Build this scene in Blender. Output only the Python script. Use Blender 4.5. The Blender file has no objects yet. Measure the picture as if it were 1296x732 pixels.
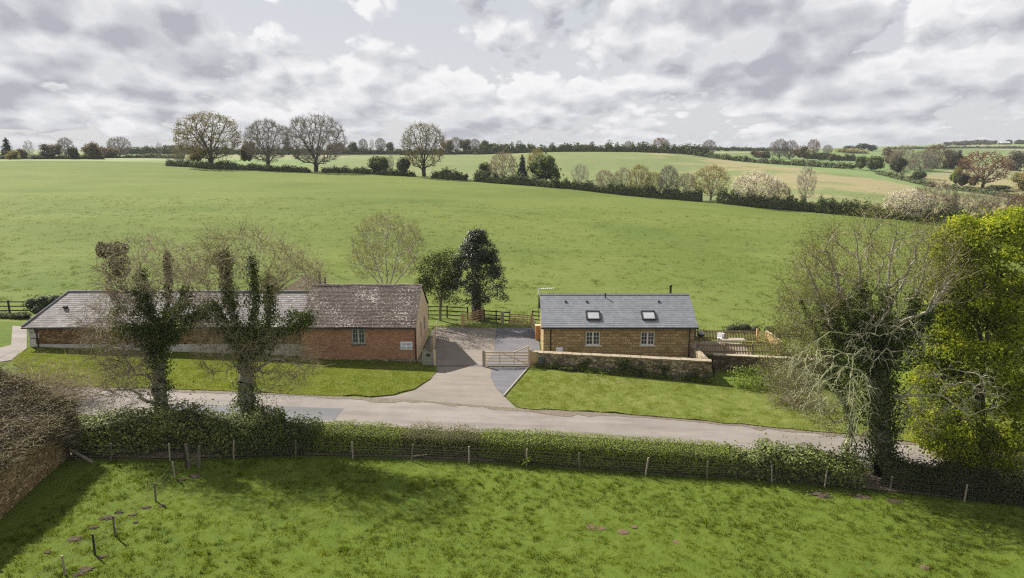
SUN_E, SKY_L, EXPO, CLOUD_SEED, DENS, HAZE, DENOISE = 5.0, .38, 1.0, 11.9, 1.0, 0.00016, False
CLOUD_BASE, CU, CV, CLOUD_OFF, FINE = .035, 3.0, .95, (.10, -.05), .38
CLOUD_BLOBS = [(150,90,170,60,.16),(330,20,120,35,-.16),(640,15,45,50,-.12),(900,70,330,90,.16),(560,75,70,30,.14),(350,110,200,50,.08)]
import bpy, math, random
import numpy as np
R = math.radians
rng = np.random.default_rng(11)
random.seed(5)
scene = bpy.context.scene
C = scene.collection

# ------------------------------------------------------------------ camera
PITCH, CAMZ, F = R(11.6), 16.0, 864.0            # F: focal length for a 1296 px wide picture
cam = bpy.data.cameras.new('camera'); camo = bpy.data.objects.new('camera', cam); C.objects.link(camo)
camo.location = (0, 0, CAMZ); camo.rotation_euler = (math.pi/2 - PITCH, 0, 0)
cam.sensor_width = 36; cam.lens = 24; cam.clip_end = 12000; cam.clip_start = 0.5
scene.camera = camo
SP, CP = math.sin(PITCH), math.cos(PITCH)

def ray(px, py):
    a = (px-648)/F; b = (py-366)/F
    return a, CP - SP*b, -(SP + CP*b)            # X, Y (forward), Z
def at(px, py, Y):                               # point of the sight line at distance Y
    a, f, d = ray(px, py); t = Y/f
    return np.array((a*t, Y, CAMZ + d*t))
def atz(px, py, z):
    a, f, d = ray(px, py); t = (z-CAMZ)/d
    return np.array((a*t, f*t, z))

# ------------------------------------------------------------------ terrain height
def znear(X, Y=None):
    return -0.035*(np.clip(X, -45, 60) + 1.5)
ctrl = []
def cp(px, py, Y):
    p = at(px, py, Y); ctrl.append((p[0], p[1], p[2]))
for a in [(265,212,206),(340,215,198),(400,218,195),(480,221,189),(540,225,184),(600,229,178),(680,236,171),(760,244,165),
          (900,256,155),(1000,264,148),(1100,274,140),(1200,284,133),(1296,295,127),(0,203.5,262),(100,203.5,255),(200,206,238),
          (-250,203.5,262),(60,201,320),(160,199.5,350),(200,196.5,460),(190,194,700),(430,212,225),(430,197,430),
          (600,196,430),(560,209,300),(700,192.5,420),(760,192.5,415),(870,196,400),(900,200,390),(760,224,255),(760,209,330),(900,234,225),
          (900,215,310),(1000,225,255),(1000,212,330),(1100,241,205),(1100,219,300),(1180,237,246),(1260,252,212),(1296,258,202),
          (1200,232,270),(1296,242,238),(1200,206,420),(1296,204,430),(1100,209,370),(1060,205,420),(1000,200,480),(940,196,530),
          (900,192,640),(980,190,800),(1060,191,800),(1180,189,880),(1240,188,900),(1296,190,860),(1296,181,1150),(1240,181.5,1180),(1200,184,1180),
          (1150,188,1250),(1050,190,1200)]:
    cp(*a)
for u in (-1.6,-1.0,-.6,-.3,0,.3,.6,1.0,1.6):
    for Y in (58, 68):
        ctrl.append((u*Y, Y, float(znear(u*Y)) + (0.25 if Y == 68 else 0)))
    for Y in (1600, 2600, 5000):
        ctrl.append((u*Y, Y, 12 + (14 if (u > .55 and Y == 1600) else 0)))
ctrl += [(-300,700,11),(-150,700,11.5),(0,700,11.5),(150,700,12),(-500,450,13),(240,110,1),(300,200,-2),(-250,110,7),(-300,180,10.5)]
ctrl = np.array(ctrl)
def warp(X, Y):
    Yc = np.maximum(np.asarray(Y, float), 20) + 40
    return np.stack([1.4*np.asarray(X, float)/Yc, np.log(Yc)], -1)
def tps_k(d2): return 0.5*d2*np.log(d2 + 1e-12)
_W = warp(ctrl[:,0], ctrl[:,1]); _n = len(ctrl)
_K = tps_k(((_W[:,None]-_W[None])**2).sum(-1)) + 2e-3*np.eye(_n)*0.2
_P = np.c_[np.ones(_n), _W]
_A = np.block([[_K, _P],[_P.T, np.zeros((3,3))]])
_sol = np.linalg.solve(_A, np.r_[ctrl[:,2], 0,0,0])
def sstep(a, b, x):
    t = np.clip((x-a)/(b-a), 0, 1); return t*t*(3-2*t)
def Z(X, Y):
    X = np.asarray(X, float); Y = np.asarray(Y, float)
    w = warp(X, Y); out = np.zeros(X.shape)
    flat = w.reshape(-1, 2); res = np.empty(len(flat))
    for i in range(0, len(flat), 20000):
        q = flat[i:i+20000]
        k = tps_k(((q[:,None]-_W[None])**2).sum(-1))
        res[i:i+20000] = k@_sol[:_n] + _sol[_n] + q@_sol[_n+1:]
    far = res.reshape(X.shape)
    t = sstep(58, 78, Y)
    return znear(X)*(1-t) + far*t
_t = np.exp(np.linspace(math.log(12), math.log(3500), 2600))
def gp(px, py, skip=0):                           # where the sight line meets the ground
    a, f, d = ray(px, py)
    Y = _t[_t > skip]; X = Y*a/f; h = CAMZ + Y*d/f - Z(X, Y)
    i = int(np.argmax(h < 0)) if (h < 0).any() else len(Y)-1
    if i:
        y0, y1, h0, h1 = Y[i-1], Y[i], h[i-1], h[i]
        Yv = y0 + (y1-y0)*h0/(h0-h1+1e-9)
    else: Yv = Y[0]
    Xv = Yv*a/f
    return np.array((Xv, Yv, float(Z(np.array(Xv), np.array(Yv)))))
def zz(x, y): return float(Z(np.array(float(x)), np.array(float(y))))

def vnoise(x, y, seed=0):                         # smooth value noise in 0..1
    x = np.asarray(x, float); y = np.asarray(y, float)
    xi = np.floor(x).astype(np.int64); yi = np.floor(y).astype(np.int64); fx = x-xi; fy = y-yi
    fx = fx*fx*(3-2*fx); fy = fy*fy*(3-2*fy)
    def h(a, b):
        n = (a*374761393 + b*668265263 + seed*974634777) & 0xffffffff
        n = ((n ^ (n >> 13))*1274126177) & 0xffffffff
        return ((n ^ (n >> 16)) & 0xffff)/65535.0
    return (h(xi,yi)*(1-fx)+h(xi+1,yi)*fx)*(1-fy) + (h(xi,yi+1)*(1-fx)+h(xi+1,yi+1)*fx)*fy

# ------------------------------------------------------------------ materials
def new_mat(name):
    m = bpy.data.materials.new(name); m.use_nodes = True
    nt = m.node_tree; nt.nodes.clear()
    out = nt.nodes.new('ShaderNodeOutputMaterial')
    return m, nt, out
def nd(nt, typ, **kw):
    n = nt.nodes.new(typ)
    for k, v in kw.items():
        if k in n.inputs.keys() if not isinstance(k, int) else False: n.inputs[k].default_value = v
        else: setattr(n, k, v)
    return n
def lk(nt, a, b): nt.links.new(a, b)
def ramp(nt, fac, stops, interp='LINEAR'):
    r = nt.nodes.new('ShaderNodeValToRGB'); r.color_ramp.interpolation = interp
    el = r.color_ramp.elements
    while len(el) < len(stops): el.new(0.5)
    for e, (p, c) in zip(el, stops):
        e.position = p; e.color = (*c, 1) if len(c) == 3 else c
    lk(nt, fac, r.inputs[0]); return r.outputs[0]
def noise(nt, vec, scale, detail=4, rough=.55, dist=0, W=None):
    n = nt.nodes.new('ShaderNodeTexNoise')
    n.inputs['Scale'].default_value = scale; n.inputs['Detail'].default_value = detail
    n.inputs['Roughness'].default_value = rough; n.inputs['Distortion'].default_value = dist
    if vec is not None: lk(nt, vec, n.inputs['Vector'])
    return n.outputs['Fac']
def mixc(nt, fac, a, b, mode='MIX'):
    m = nt.nodes.new('ShaderNodeMix'); m.data_type = 'RGBA'; m.blend_type = mode
    for s, v in ((m.inputs[0], fac), (m.inputs[6], a), (m.inputs[7], b)):
        if isinstance(v, (int, float)): s.default_value = v
        elif isinstance(v, tuple): s.default_value = (*v, 1) if len(v) == 3 else v
        else: lk(nt, v, s)
    return m.outputs[2]
def math_(nt, op, a, b=None, clamp=False):
    m = nt.nodes.new('ShaderNodeMath'); m.operation = op; m.use_clamp = clamp
    for i, v in enumerate((a, b)):
        if v is None: continue
        if isinstance(v, (int, float)): m.inputs[i].default_value = v
        else: lk(nt, v, m.inputs[i])
    return m.outputs[0]
def mapr(nt, v, a, b, c=0., d=1., smooth=True):
    m = nt.nodes.new('ShaderNodeMapRange'); m.interpolation_type = 'SMOOTHSTEP' if smooth else 'LINEAR'
    lk(nt, v, m.inputs[0])
    for i, x in zip((1,2,3,4), (a,b,c,d)): m.inputs[i].default_value = x
    return m.outputs[0]
def objvec(nt, scale=None):
    t = nt.nodes.new('ShaderNodeTexCoord'); v = t.outputs['Object']
    if scale:
        mp = nt.nodes.new('ShaderNodeMapping'); mp.inputs['Scale'].default_value = scale; lk(nt, v, mp.inputs[0]); v = mp.outputs[0]
    return v
def posvec(nt, scale=None):
    t = nt.nodes.new('ShaderNodeNewGeometry'); v = t.outputs['Position']
    if scale:
        mp = nt.nodes.new('ShaderNodeMapping'); mp.inputs['Scale'].default_value = scale; lk(nt, v, mp.inputs[0]); v = mp.outputs[0]
    return v
def princ(nt, out, col, rough=.85, bump=None, strength=.4, dist=.02, spec=.3, metal=0):
    p = nt.nodes.new('ShaderNodeBsdfPrincipled')
    if isinstance(col, tuple): p.inputs['Base Color'].default_value = (*col, 1)
    else: lk(nt, col, p.inputs['Base Color'])
    if isinstance(rough, (int, float)): p.inputs['Roughness'].default_value = rough
    else: lk(nt, rough, p.inputs['Roughness'])
    p.inputs['Specular IOR Level'].default_value = spec; p.inputs['Metallic'].default_value = metal
    if bump is not None:
        b = nt.nodes.new('ShaderNodeBump'); b.inputs['Strength'].default_value = strength; b.inputs['Distance'].default_value = dist
        lk(nt, bump, b.inputs['Height']); lk(nt, b.outputs[0], p.inputs['Normal'])
    lk(nt, p.outputs[0], out.inputs[0]); return p
def simple(name, c1, c2, scale=4, rough=.8, detail=5, bump=.3, dist=.02, spec=.3, metal=0, stretch=None, lo=.3, hi=.7):
    m, nt, out = new_mat(name); v = objvec(nt, stretch)
    n = noise(nt, v, scale, detail)
    princ(nt, out, ramp(nt, n, [(lo, c1), (hi, c2)]), rough, n if bump else None, bump, dist, spec, metal)
    return m
def leafmat(name, c1, c2, c3=None, trans=.35, nscale=.8, rough=.5, gloss=.25):
    """foliage: every leaf its own tone between c1, c2 (and c3), clumps by noise, part of the light goes through"""
    m, nt, out = new_mat(name)
    g = nt.nodes.new('ShaderNodeNewGeometry')
    n = noise(nt, posvec(nt), nscale, 3)
    f = math_(nt, 'ADD', math_(nt, 'MULTIPLY', g.outputs['Random Per Island'], .55), math_(nt, 'MULTIPLY', n, .55))
    col = ramp(nt, f, [(.25, c1), (.55, c2), (.85, c3 or c2)])
    p = nt.nodes.new('ShaderNodeBsdfPrincipled'); lk(nt, col, p.inputs['Base Color'])
    p.inputs['Roughness'].default_value = rough; p.inputs['Specular IOR Level'].default_value = gloss
    t = nt.nodes.new('ShaderNodeBsdfTranslucent')
    lk(nt, mixc(nt, 1.0, col, (1.25, 1.2, .6), 'MULTIPLY'), t.inputs[0])
    mx = nt.nodes.new('ShaderNodeMixShader'); mx.inputs[0].default_value = trans
    lk(nt, p.outputs[0], mx.inputs[1]); lk(nt, t.outputs[0], mx.inputs[2]); lk(nt, mx.outputs[0], out.inputs[0])
    return m
def brickmat(name, cols, mortar, w, h, ms, big=None, bump=.5, rough=.9, offset=.5, dirt=None):
    m, nt, out = new_mat(name)
    sx = nt.nodes.new('ShaderNodeSeparateXYZ'); lk(nt, objvec(nt), sx.inputs[0])
    cx = nt.nodes.new('ShaderNodeCombineXYZ'); lk(nt, math_(nt, 'ADD', sx.outputs[0], sx.outputs[1]), cx.inputs[0]); lk(nt, sx.outputs[2], cx.inputs[1])
    b = nt.nodes.new('ShaderNodeTexBrick'); b.offset = offset
    lk(nt, cx.outputs[0], b.inputs['Vector'])
    b.inputs['Scale'].default_value = 1; b.inputs['Brick Width'].default_value = w; b.inputs['Row Height'].default_value = h
    b.inputs['Mortar Size'].default_value = ms; b.inputs['Bias'].default_value = 0; b.inputs['Mortar Smooth'].default_value = .3
    b.inputs['Color1'].default_value = (0,0,0,1); b.inputs['Color2'].default_value = (1,1,1,1); b.inputs['Mortar'].default_value = (.5,.5,.5,1)
    n1 = noise(nt, objvec(nt), .9, 6, .65); n2 = noise(nt, objvec(nt), 14, 4)
    tone = math_(nt, 'ADD', math_(nt, 'MULTIPLY', b.outputs['Color'], .42), math_(nt, 'ADD', math_(nt, 'MULTIPLY', n1, .4), math_(nt, 'MULTIPLY', n2, .3)))
    col = ramp(nt, tone, [(.25, cols[0]), (.5, cols[1]), (.8, cols[2])])
    col = mixc(nt, b.outputs['Fac'], col, mortar)
    if dirt:
        nn = noise(nt, objvec(nt), .55, 7, .7)
        col = mixc(nt, mapr(nt, nn, .52, .68, 0, .75), col, dirt)
    hgt = math_(nt, 'SUBTRACT', math_(nt, 'MULTIPLY', n2, .5), b.outputs['Fac'])
    princ(nt, out, col, rough, hgt, bump, .015, .2)
    return m
def stonemat(name, stops, mortar, scale=(3.2,3.2,6.5), rnd=.9, bump=.8, dirt=None, dlo=.5):
    """coursed rubble: stretched cells, each stone its own tone, dark joints"""
    m, nt, out = new_mat(name)
    v = objvec(nt, scale)
    d = nt.nodes.new('ShaderNodeTexVoronoi'); d.feature = 'DISTANCE_TO_EDGE'; d.inputs['Scale'].default_value = 1; d.inputs['Randomness'].default_value = rnd
    f = nt.nodes.new('ShaderNodeTexVoronoi'); f.feature = 'F1'; f.inputs['Scale'].default_value = 1; f.inputs['Randomness'].default_value = rnd
    lk(nt, v, d.inputs['Vector']); lk(nt, v, f.inputs['Vector'])
    s = nt.nodes.new('ShaderNodeSeparateColor'); lk(nt, f.outputs['Color'], s.inputs[0])
    n2 = noise(nt, objvec(nt), 9, 5); n1 = noise(nt, objvec(nt), .7, 6, .7)
    tone = math_(nt, 'ADD', math_(nt, 'MULTIPLY', s.outputs[0], .5), math_(nt, 'ADD', math_(nt, 'MULTIPLY', n2, .3), math_(nt, 'MULTIPLY', n1, .3)))
    col = ramp(nt, tone, stops)
    joint = mapr(nt, d.outputs['Distance'], .0, .09)
    col = mixc(nt, joint, mortar, col)
    if dirt: col = mixc(nt, mapr(nt, noise(nt, objvec(nt), .8, 7, .7), dlo, dlo+.14, 0, .8), col, dirt)
    princ(nt, out, col, .95, math_(nt, 'ADD', math_(nt, 'MULTIPLY', n2, .4), joint), bump, .03, .15)
    return m
def roofmat(name, stops, w, rowh, spots=None, spot_lo=.6, spot_scale=5, moss=None, moss_lo=.58, rough=.9, spec=.25):
    """tiles laid in courses: x runs along the roof, v up the slope (taken from the course strips' UV)"""
    m, nt, out = new_mat(name)
    uv = nt.nodes.new('ShaderNodeUVMap'); uv.uv_map = 'tiles'
    b = nt.nodes.new('ShaderNodeTexBrick'); lk(nt, uv.outputs[0], b.inputs['Vector'])
    b.inputs['Scale'].default_value = 1; b.inputs['Brick Width'].default_value = w; b.inputs['Row Height'].default_value = rowh
    b.inputs['Mortar Size'].default_value = .006; b.inputs['Bias'].default_value = 0
    b.inputs['Color1'].default_value = (0,0,0,1); b.inputs['Color2'].default_value = (1,1,1,1); b.inputs['Mortar'].default_value = (.1,.1,.1,1)
    n2 = noise(nt, uv.outputs[0], 6, 6, .7); n1 = noise(nt, uv.outputs[0], .6, 5, .6)
    tone = math_(nt, 'ADD', math_(nt, 'MULTIPLY', b.outputs['Color'], .35), math_(nt, 'ADD', math_(nt, 'MULTIPLY', n2, .4), math_(nt, 'MULTIPLY', n1, .4)))
    col = ramp(nt, tone, stops)
    if moss: col = mixc(nt, mapr(nt, noise(nt, uv.outputs[0], 1.3, 7, .7), moss_lo, moss_lo+.12, 0, .85), col, moss)
    if spots:
        big = noise(nt, uv.outputs[0], .45, 4); sp = noise(nt, uv.outputs[0], spot_scale, 5, .75)
        k = mapr(nt, math_(nt, 'ADD', sp, math_(nt, 'MULTIPLY', math_(nt, 'SUBTRACT', big, .5), .45)), spot_lo, spot_lo+.06)
        col = mixc(nt, k, col, spots)
    col = mixc(nt, math_(nt, 'MULTIPLY', b.outputs['Fac'], .6), col, (.03,.03,.03))
    princ(nt, out, col, rough, n2, .35, .02, spec)
    return m

M = {}
# ------------------------------------------------------------------ mesh helpers
def mesh_np(name, verts, quads=None, tris=None, mats=(), mi=None, smooth=False):
    me = bpy.data.meshes.new(name)
    verts = np.asarray(verts, np.float32).reshape(-1, 3)
    q = np.asarray(quads, np.int32).reshape(-1, 4) if quads is not None and len(quads) else np.zeros((0,4), np.int32)
    t = np.asarray(tris, np.int32).reshape(-1, 3) if tris is not None and len(tris) else np.zeros((0,3), np.int32)
    me.vertices.add(len(verts)); me.vertices.foreach_set('co', verts.ravel())
    me.loops.add(q.size + t.size); me.loops.foreach_set('vertex_index', np.concatenate([q.ravel(), t.ravel()]))
    nf = len(q)+len(t); me.polygons.add(nf)
    st = np.concatenate([np.arange(len(q))*4, q.size + np.arange(len(t))*3]).astype(np.int32)
    me.polygons.foreach_set('loop_start', st)
    if mi is not None: me.polygons.foreach_set('material_index', np.asarray(mi, np.int32))
    for m in mats: me.materials.append(m)
    me.update(calc_edges=True)
    me.polygons.foreach_set('use_smooth', np.full(nf, smooth))
    return me
def link(name, me, parent=None, loc=None):
    o = bpy.data.objects.new(name, me); C.objects.link(o)
    if parent is not None: o.parent = parent
    if loc is not None: o.location = loc
    return o
def tag(o, label=None, cat=None, group=None, kind=None):
    for k, v in (('label', label), ('category', cat), ('group', group), ('kind', kind)):
        if v: o[k] = v
    return o
def thing(name, loc, label, cat, group=None, rz=0):
    o = bpy.data.objects.new(name, None); C.objects.link(o); o.location = tuple(loc); o.rotation_euler.z = rz
    o.empty_display_size = .3
    return tag(o, label, cat, group)
class MB:
    """collects boxes, bars and tubes into ONE mesh"""
    def __init__(s): s.v = []; s.f = []; s.m = []; s.uv = None
    def add(s, vs, fs, mi=0):
        n = len(s.v); s.v += [tuple(map(float, p)) for p in vs]; s.f += [tuple(i+n for i in f) for f in fs]; s.m += [mi]*len(fs); return s
    def box(s, x0, x1, y0, y1, z0, z1, mi=0):
        v = [(x0,y0,z0),(x1,y0,z0),(x1,y1,z0),(x0,y1,z0),(x0,y0,z1),(x1,y0,z1),(x1,y1,z1),(x0,y1,z1)]
        return s.add(v, [(0,3,2,1),(4,5,6,7),(0,1,5,4),(1,2,6,5),(2,3,7,6),(3,0,4,7)], mi)
    def bar(s, a, b, w, h, mi=0, up=(0,0,1)):         # box beam from a to b, w across, h along up
        a = np.array(a, float); b = np.array(b, float); d = b-a; d /= np.linalg.norm(d)+1e-9
        u = np.array(up, float); side = np.cross(d, u)
        if np.linalg.norm(side) < 1e-3: side = np.cross(d, (0,1,0))
        side /= np.linalg.norm(side); u = np.cross(side, d)
        o = [(-1,-1),(1,-1),(1,1),(-1,1)]
        v = [p + side*i*w/2 + u*j*h/2 for p in (a, b) for i, j in o]
        return s.add(v, [(0,1,2,3)[::-1],(4,5,6,7),(0,1,5,4),(1,2,6,5),(2,3,7,6),(3,0,4,7)], mi)
    def tube(s, a, b, r0, r1=None, n=8, mi=0, cap=True):
        r1 = r0 if r1 is None else r1
        a = np.array(a, float); b = np.array(b, float); d = b-a; d /= np.linalg.norm(d)+1e-9
        x = np.cross(d, (0,0,1) if abs(d[2]) < .9 else (1,0,0)); x /= np.linalg.norm(x); y = np.cross(d, x)
        v = []
        for p, r in ((a, r0), (b, r1)):
            for i in range(n):
                t = 2*math.pi*i/n; v.append(p + r*(x*math.cos(t)+y*math.sin(t)))
        f = [(i, (i+1)%n, n+(i+1)%n, n+i) for i in range(n)]
        if cap: f += [tuple(range(n))[::-1], tuple(range(n, 2*n))]
        return s.add(v, f, mi)
    def poly(s, pts, mi=0): return s.add(pts, [tuple(range(len(pts)))], mi)
    def prism(s, pts, off, mi=0):                     # a polygon pushed along off
        n = len(pts); off = np.array(off, float); p2 = [np.array(p, float)+off for p in pts]
        f = [tuple(range(n)), tuple(range(n, 2*n))[::-1]] + [(i, n+i, n+(i+1)%n, (i+1)%n) for i in range(n)]
        return s.add(list(pts)+p2, f, mi)
    def build(s, name, mats, parent=None, loc=None, smooth=False):
        me = bpy.data.meshes.new(name); me.from_pydata(s.v, [], s.f)
        for m in (mats if isinstance(mats, (list, tuple)) else [mats]): me.materials.append(m)
        me.polygons.foreach_set('material_index', s.m); me.polygons.foreach_set('use_smooth', [smooth]*len(s.f))
        import bmesh
        bm = bmesh.new(); bm.from_mesh(me); bmesh.ops.recalc_face_normals(bm, faces=bm.faces); bm.to_mesh(me); bm.free()
        me.update(); return link(name, me, parent, loc)

def rand_unit(n):
    v = rng.normal(size=(n,3)); return v/np.linalg.norm(v, axis=1, keepdims=True)
def leaf_quads(P, size, nrm=None, aspect=.6, spread=1.0):
    """one four-cornered, lightly folded leaf per point"""
    n = len(P); a = rand_unit(n)
    if nrm is not None:
        a = nrm + spread*a; a /= np.linalg.norm(a, axis=1, keepdims=True)
    t = np.cross(a, rand_unit(n)); t /= np.linalg.norm(t, axis=1, keepdims=True)+1e-9
    b = np.cross(a, t)
    s = (size*(.6+.8*rng.random(n)))[:,None] if np.isscalar(size) else size[:,None]
    V = np.empty((n,4,3)); V[:,0] = P - t*s*.5; V[:,1] = P + b*s*aspect*.5 + a*s*.08; V[:,2] = P + t*s*.5; V[:,3] = P - b*s*aspect*.5 + a*s*.08
    return V.reshape(-1,3), np.arange(4*n).reshape(n,4)
def tubes(A, B, ra, rb, k=4):
    """one tapered k-sided stick per row"""
    A = np.asarray(A, float); B = np.asarray(B, float); n = len(A)
    d = B-A; L = np.linalg.norm(d, axis=1, keepdims=True)+1e-9; d = d/L
    ref = np.where(np.abs(d[:,2:3]) < .9, np.array([[0,0,1.]]), np.array([[1.,0,0]]))
    x = np.cross(d, ref); x /= np.linalg.norm(x, axis=1, keepdims=True)+1e-9; y = np.cross(d, x)
    ang = np.arange(k)*2*math.pi/k
    ring = x[:,None]*np.cos(ang)[None,:,None] + y[:,None]*np.sin(ang)[None,:,None]
    V = np.concatenate([A[:,None]+ring*np.asarray(ra)[:,None,None], B[:,None]+ring*np.asarray(rb)[:,None,None]], 1).reshape(-1,3)
    i = np.arange(k); j = (i+1)%k
    q = np.stack([i, j, k+j, k+i], 1)[None] + (np.arange(n)*2*k)[:,None,None]
    return V, q.reshape(-1,4)
def join(parts):
    V = []; Q = []; n = 0
    for v, q in parts:
        V.append(v); Q.append(q+n); n += len(v)
    return np.concatenate(V), np.concatenate(Q)
# ------------------------------------------------------------------ light and sky
sunv = np.array((-.84, .70, 1.0)); sunv /= np.linalg.norm(sunv)
EL = math.asin(sunv[2]); AZ = math.atan2(sunv[0], sunv[1])
sl = bpy.data.lights.new('sun', 'SUN'); sl.energy = SUN_E; sl.angle = R(.6); sl.color = (1, .95, .87)
so = bpy.data.objects.new('sun', sl); C.objects.link(so)
from mathutils import Vector
so.rotation_euler = Vector(-sunv).to_track_quat('-Z', 'Y').to_euler()
so.location = (-80, 70, 90)

w = bpy.data.worlds.new('World'); scene.world = w; w.use_nodes = True
nt = w.node_tree; nt.nodes.clear()
out = nt.nodes.new('ShaderNodeOutputWorld'); bg = nt.nodes.new('ShaderNodeBackground'); lk(nt, bg.outputs[0], out.inputs[0])
sky = nt.nodes.new('ShaderNodeTexSky'); sky.sky_type = 'NISHITA'; sky.sun_disc = False
sky.sun_elevation = EL; sky.sun_rotation = AZ % (2*math.pi); sky.altitude = 100; sky.air_density = 1; sky.dust_density = 2
tc = nt.nodes.new('ShaderNodeTexCoord'); sx = nt.nodes.new('ShaderNodeSeparateXYZ'); lk(nt, tc.outputs['Generated'], sx.inputs[0])
X_, Y_, Z_ = sx.outputs
el = math_(nt, 'MAXIMUM', Z_, 0.0)
k = math_(nt, 'ADD', el, .085)
v_ = math_(nt, 'MULTIPLY', math_(nt, 'LOGARITHM', k, math.e), 1.0)
az = math_(nt, 'ARCTAN2', X_, Y_)
u_ = math_(nt, 'MULTIPLY', math_(nt, 'SINE', math_(nt, 'MULTIPLY', az, .5)), 2.0)
# cloud deck seen side on: bands get finer towards the horizon
u2 = math_(nt, 'MULTIPLY', u_, math_(nt, 'POWER', math_(nt, 'DIVIDE', .14, k), .10))
def cloud_field(dv, du, full=True):
    c = nt.nodes.new('ShaderNodeCombineXYZ')
    lk(nt, math_(nt, 'ADD', math_(nt, 'MULTIPLY', u2, CU), du), c.inputs[0]); lk(nt, math_(nt, 'ADD', math_(nt, 'MULTIPLY', v_, CV), dv + CLOUD_SEED), c.inputs[1])
    def n2(vec, sc, det, ro):
        n = nt.nodes.new('ShaderNodeTexNoise'); n.noise_dimensions = '2D'; n.inputs['Scale'].default_value = sc; n.inputs['Detail'].default_value = det; n.inputs['Roughness'].default_value = ro
        lk(nt, vec, n.inputs['Vector']); return n
    big = n2(c.outputs[0], 1.1, 2, .5); fine = n2(c.outputs[0], 5.0, 7, .66)
    sc = nt.nodes.new('ShaderNodeVectorMath'); sc.operation = 'SCALE'; lk(nt, fine.outputs['Color'], sc.inputs[0]); sc.inputs[3].default_value = .12
    wv = nt.nodes.new('ShaderNodeVectorMath'); wv.operation = 'ADD'; lk(nt, c.outputs[0], wv.inputs[0]); lk(nt, sc.outputs[0], wv.inputs[1])
    tot = math_(nt, 'MULTIPLY', big.outputs['Fac'], 1.0)
    for sc_, am in (((2.0,.48),(4.6,.36),(10.5,.21),(24.0,.10)) if full else ((2.0,.48),(4.6,.36),(10.5,.17))):
        vo = nt.nodes.new('ShaderNodeTexVoronoi'); vo.voronoi_dimensions = '2D'; vo.inputs['Scale'].default_value = sc_
        if sc_ < 11: vo.feature = 'SMOOTH_F1'; vo.inputs['Smoothness'].default_value = .12
        lk(nt, wv.outputs[0], vo.inputs['Vector'])
        tot = math_(nt, 'ADD', tot, math_(nt, 'MULTIPLY', math_(nt, 'SUBTRACT', .42, vo.outputs['Distance']), am))
    if not full: return tot
    return math_(nt, 'ADD', tot, math_(nt, 'MULTIPLY', math_(nt, 'SUBTRACT', fine.outputs['Fac'], .5), FINE))
def blob(px, py, sx_, sy_, amp):                  # weather: more or less cloud in one direction of the sky
    a, f, d = ray(px, py); L = math.sqrt(a*a+f*f+d*d); e0 = d/L; u0 = 2*math.sin(.5*math.atan2(a, f))
    du = math_(nt, 'MULTIPLY', math_(nt, 'SUBTRACT', u_, u0), 1/(sx_/F)); dv = math_(nt, 'MULTIPLY', math_(nt, 'SUBTRACT', Z_, e0), 1/(sy_/F))
    q = math_(nt, 'ADD', math_(nt, 'MULTIPLY', du, du), math_(nt, 'MULTIPLY', dv, dv))
    return math_(nt, 'MULTIPLY', math_(nt, 'EXPONENT', math_(nt, 'MULTIPLY', q, -1.0)), amp)
bias = math_(nt,'ADD',CLOUD_BASE,0.0)
for b in CLOUD_BLOBS:
    g = blob(*b); bias = g if bias is None else math_(nt, 'ADD', bias, g)
d0 = math_(nt, 'ADD', cloud_field(0, 0), bias); l0 = cloud_field(0, 0, False); l1 = cloud_field(*CLOUD_OFF, False)
d1 = math_(nt, 'ADD', math_(nt, 'SUBTRACT', l1, l0), math_(nt, 'SUBTRACT', d0, math_(nt, 'MULTIPLY', math_(nt, 'SUBTRACT', math_(nt, 'SUBTRACT', d0, bias), l0), .4)))
cover = mapr(nt, d0, .43, .54)
light = math_(nt, 'ADD', .66, math_(nt, 'MULTIPLY', math_(nt, 'SUBTRACT', d0, d1), 2.7), True)
thick = mapr(nt, d0, .60, 1.0)
tone = math_(nt, 'SUBTRACT', light, math_(nt, 'MULTIPLY', thick, .38), True)
ccol = ramp(nt, tone, [(0.0, (.60,.62,.68)), (.45, (.86,.87,.91)), (1.0, (1.22,1.22,1.22))])
veil = mixc(nt, mapr(nt, Z_, 0, .25), (.97,.98,1.0), (.88,.905,.955))
skyc = mixc(nt, .12, veil, mixc(nt, 1.0, sky.outputs[0], (.12,.12,.12), 'MULTIPLY'))
skyc = mixc(nt, mapr(nt, Z_, .25, .8, 0, .6), skyc, mixc(nt, 1.0, sky.outputs[0], (.10,.10,.10), 'MULTIPLY'))
full = mixc(nt, math_(nt, 'MULTIPLY', cover, mapr(nt, Z_, -.01, .035, .45, 1.0)), skyc, ccol)
lk(nt, mixc(nt, 1.0, full, (SKY_L,SKY_L,SKY_L*1.01), 'MULTIPLY'), bg.inputs[0]); bg.inputs[1].default_value = 1.0
scene.view_settings.view_transform = 'Standard'; scene.view_settings.look = 'None'; scene.view_settings.gamma = 1
scene.view_settings.exposure = EXPO
w.cycles.sampling_method = 'MANUAL'; w.cycles.sample_map_resolution = 256
scene.cycles.max_bounces = 6; scene.cycles.transparent_max_bounces = 8; scene.cycles.volume_bounces = 0
scene.cycles.filter_width = 1.2; scene.cycles.use_adaptive_sampling = False; scene.cycles.use_denoising = DENOISE; scene.cycles.denoising_input_passes = 'RGB_ALBEDO_NORMAL'; scene.cycles.denoising_prefilter = 'NONE'

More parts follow.
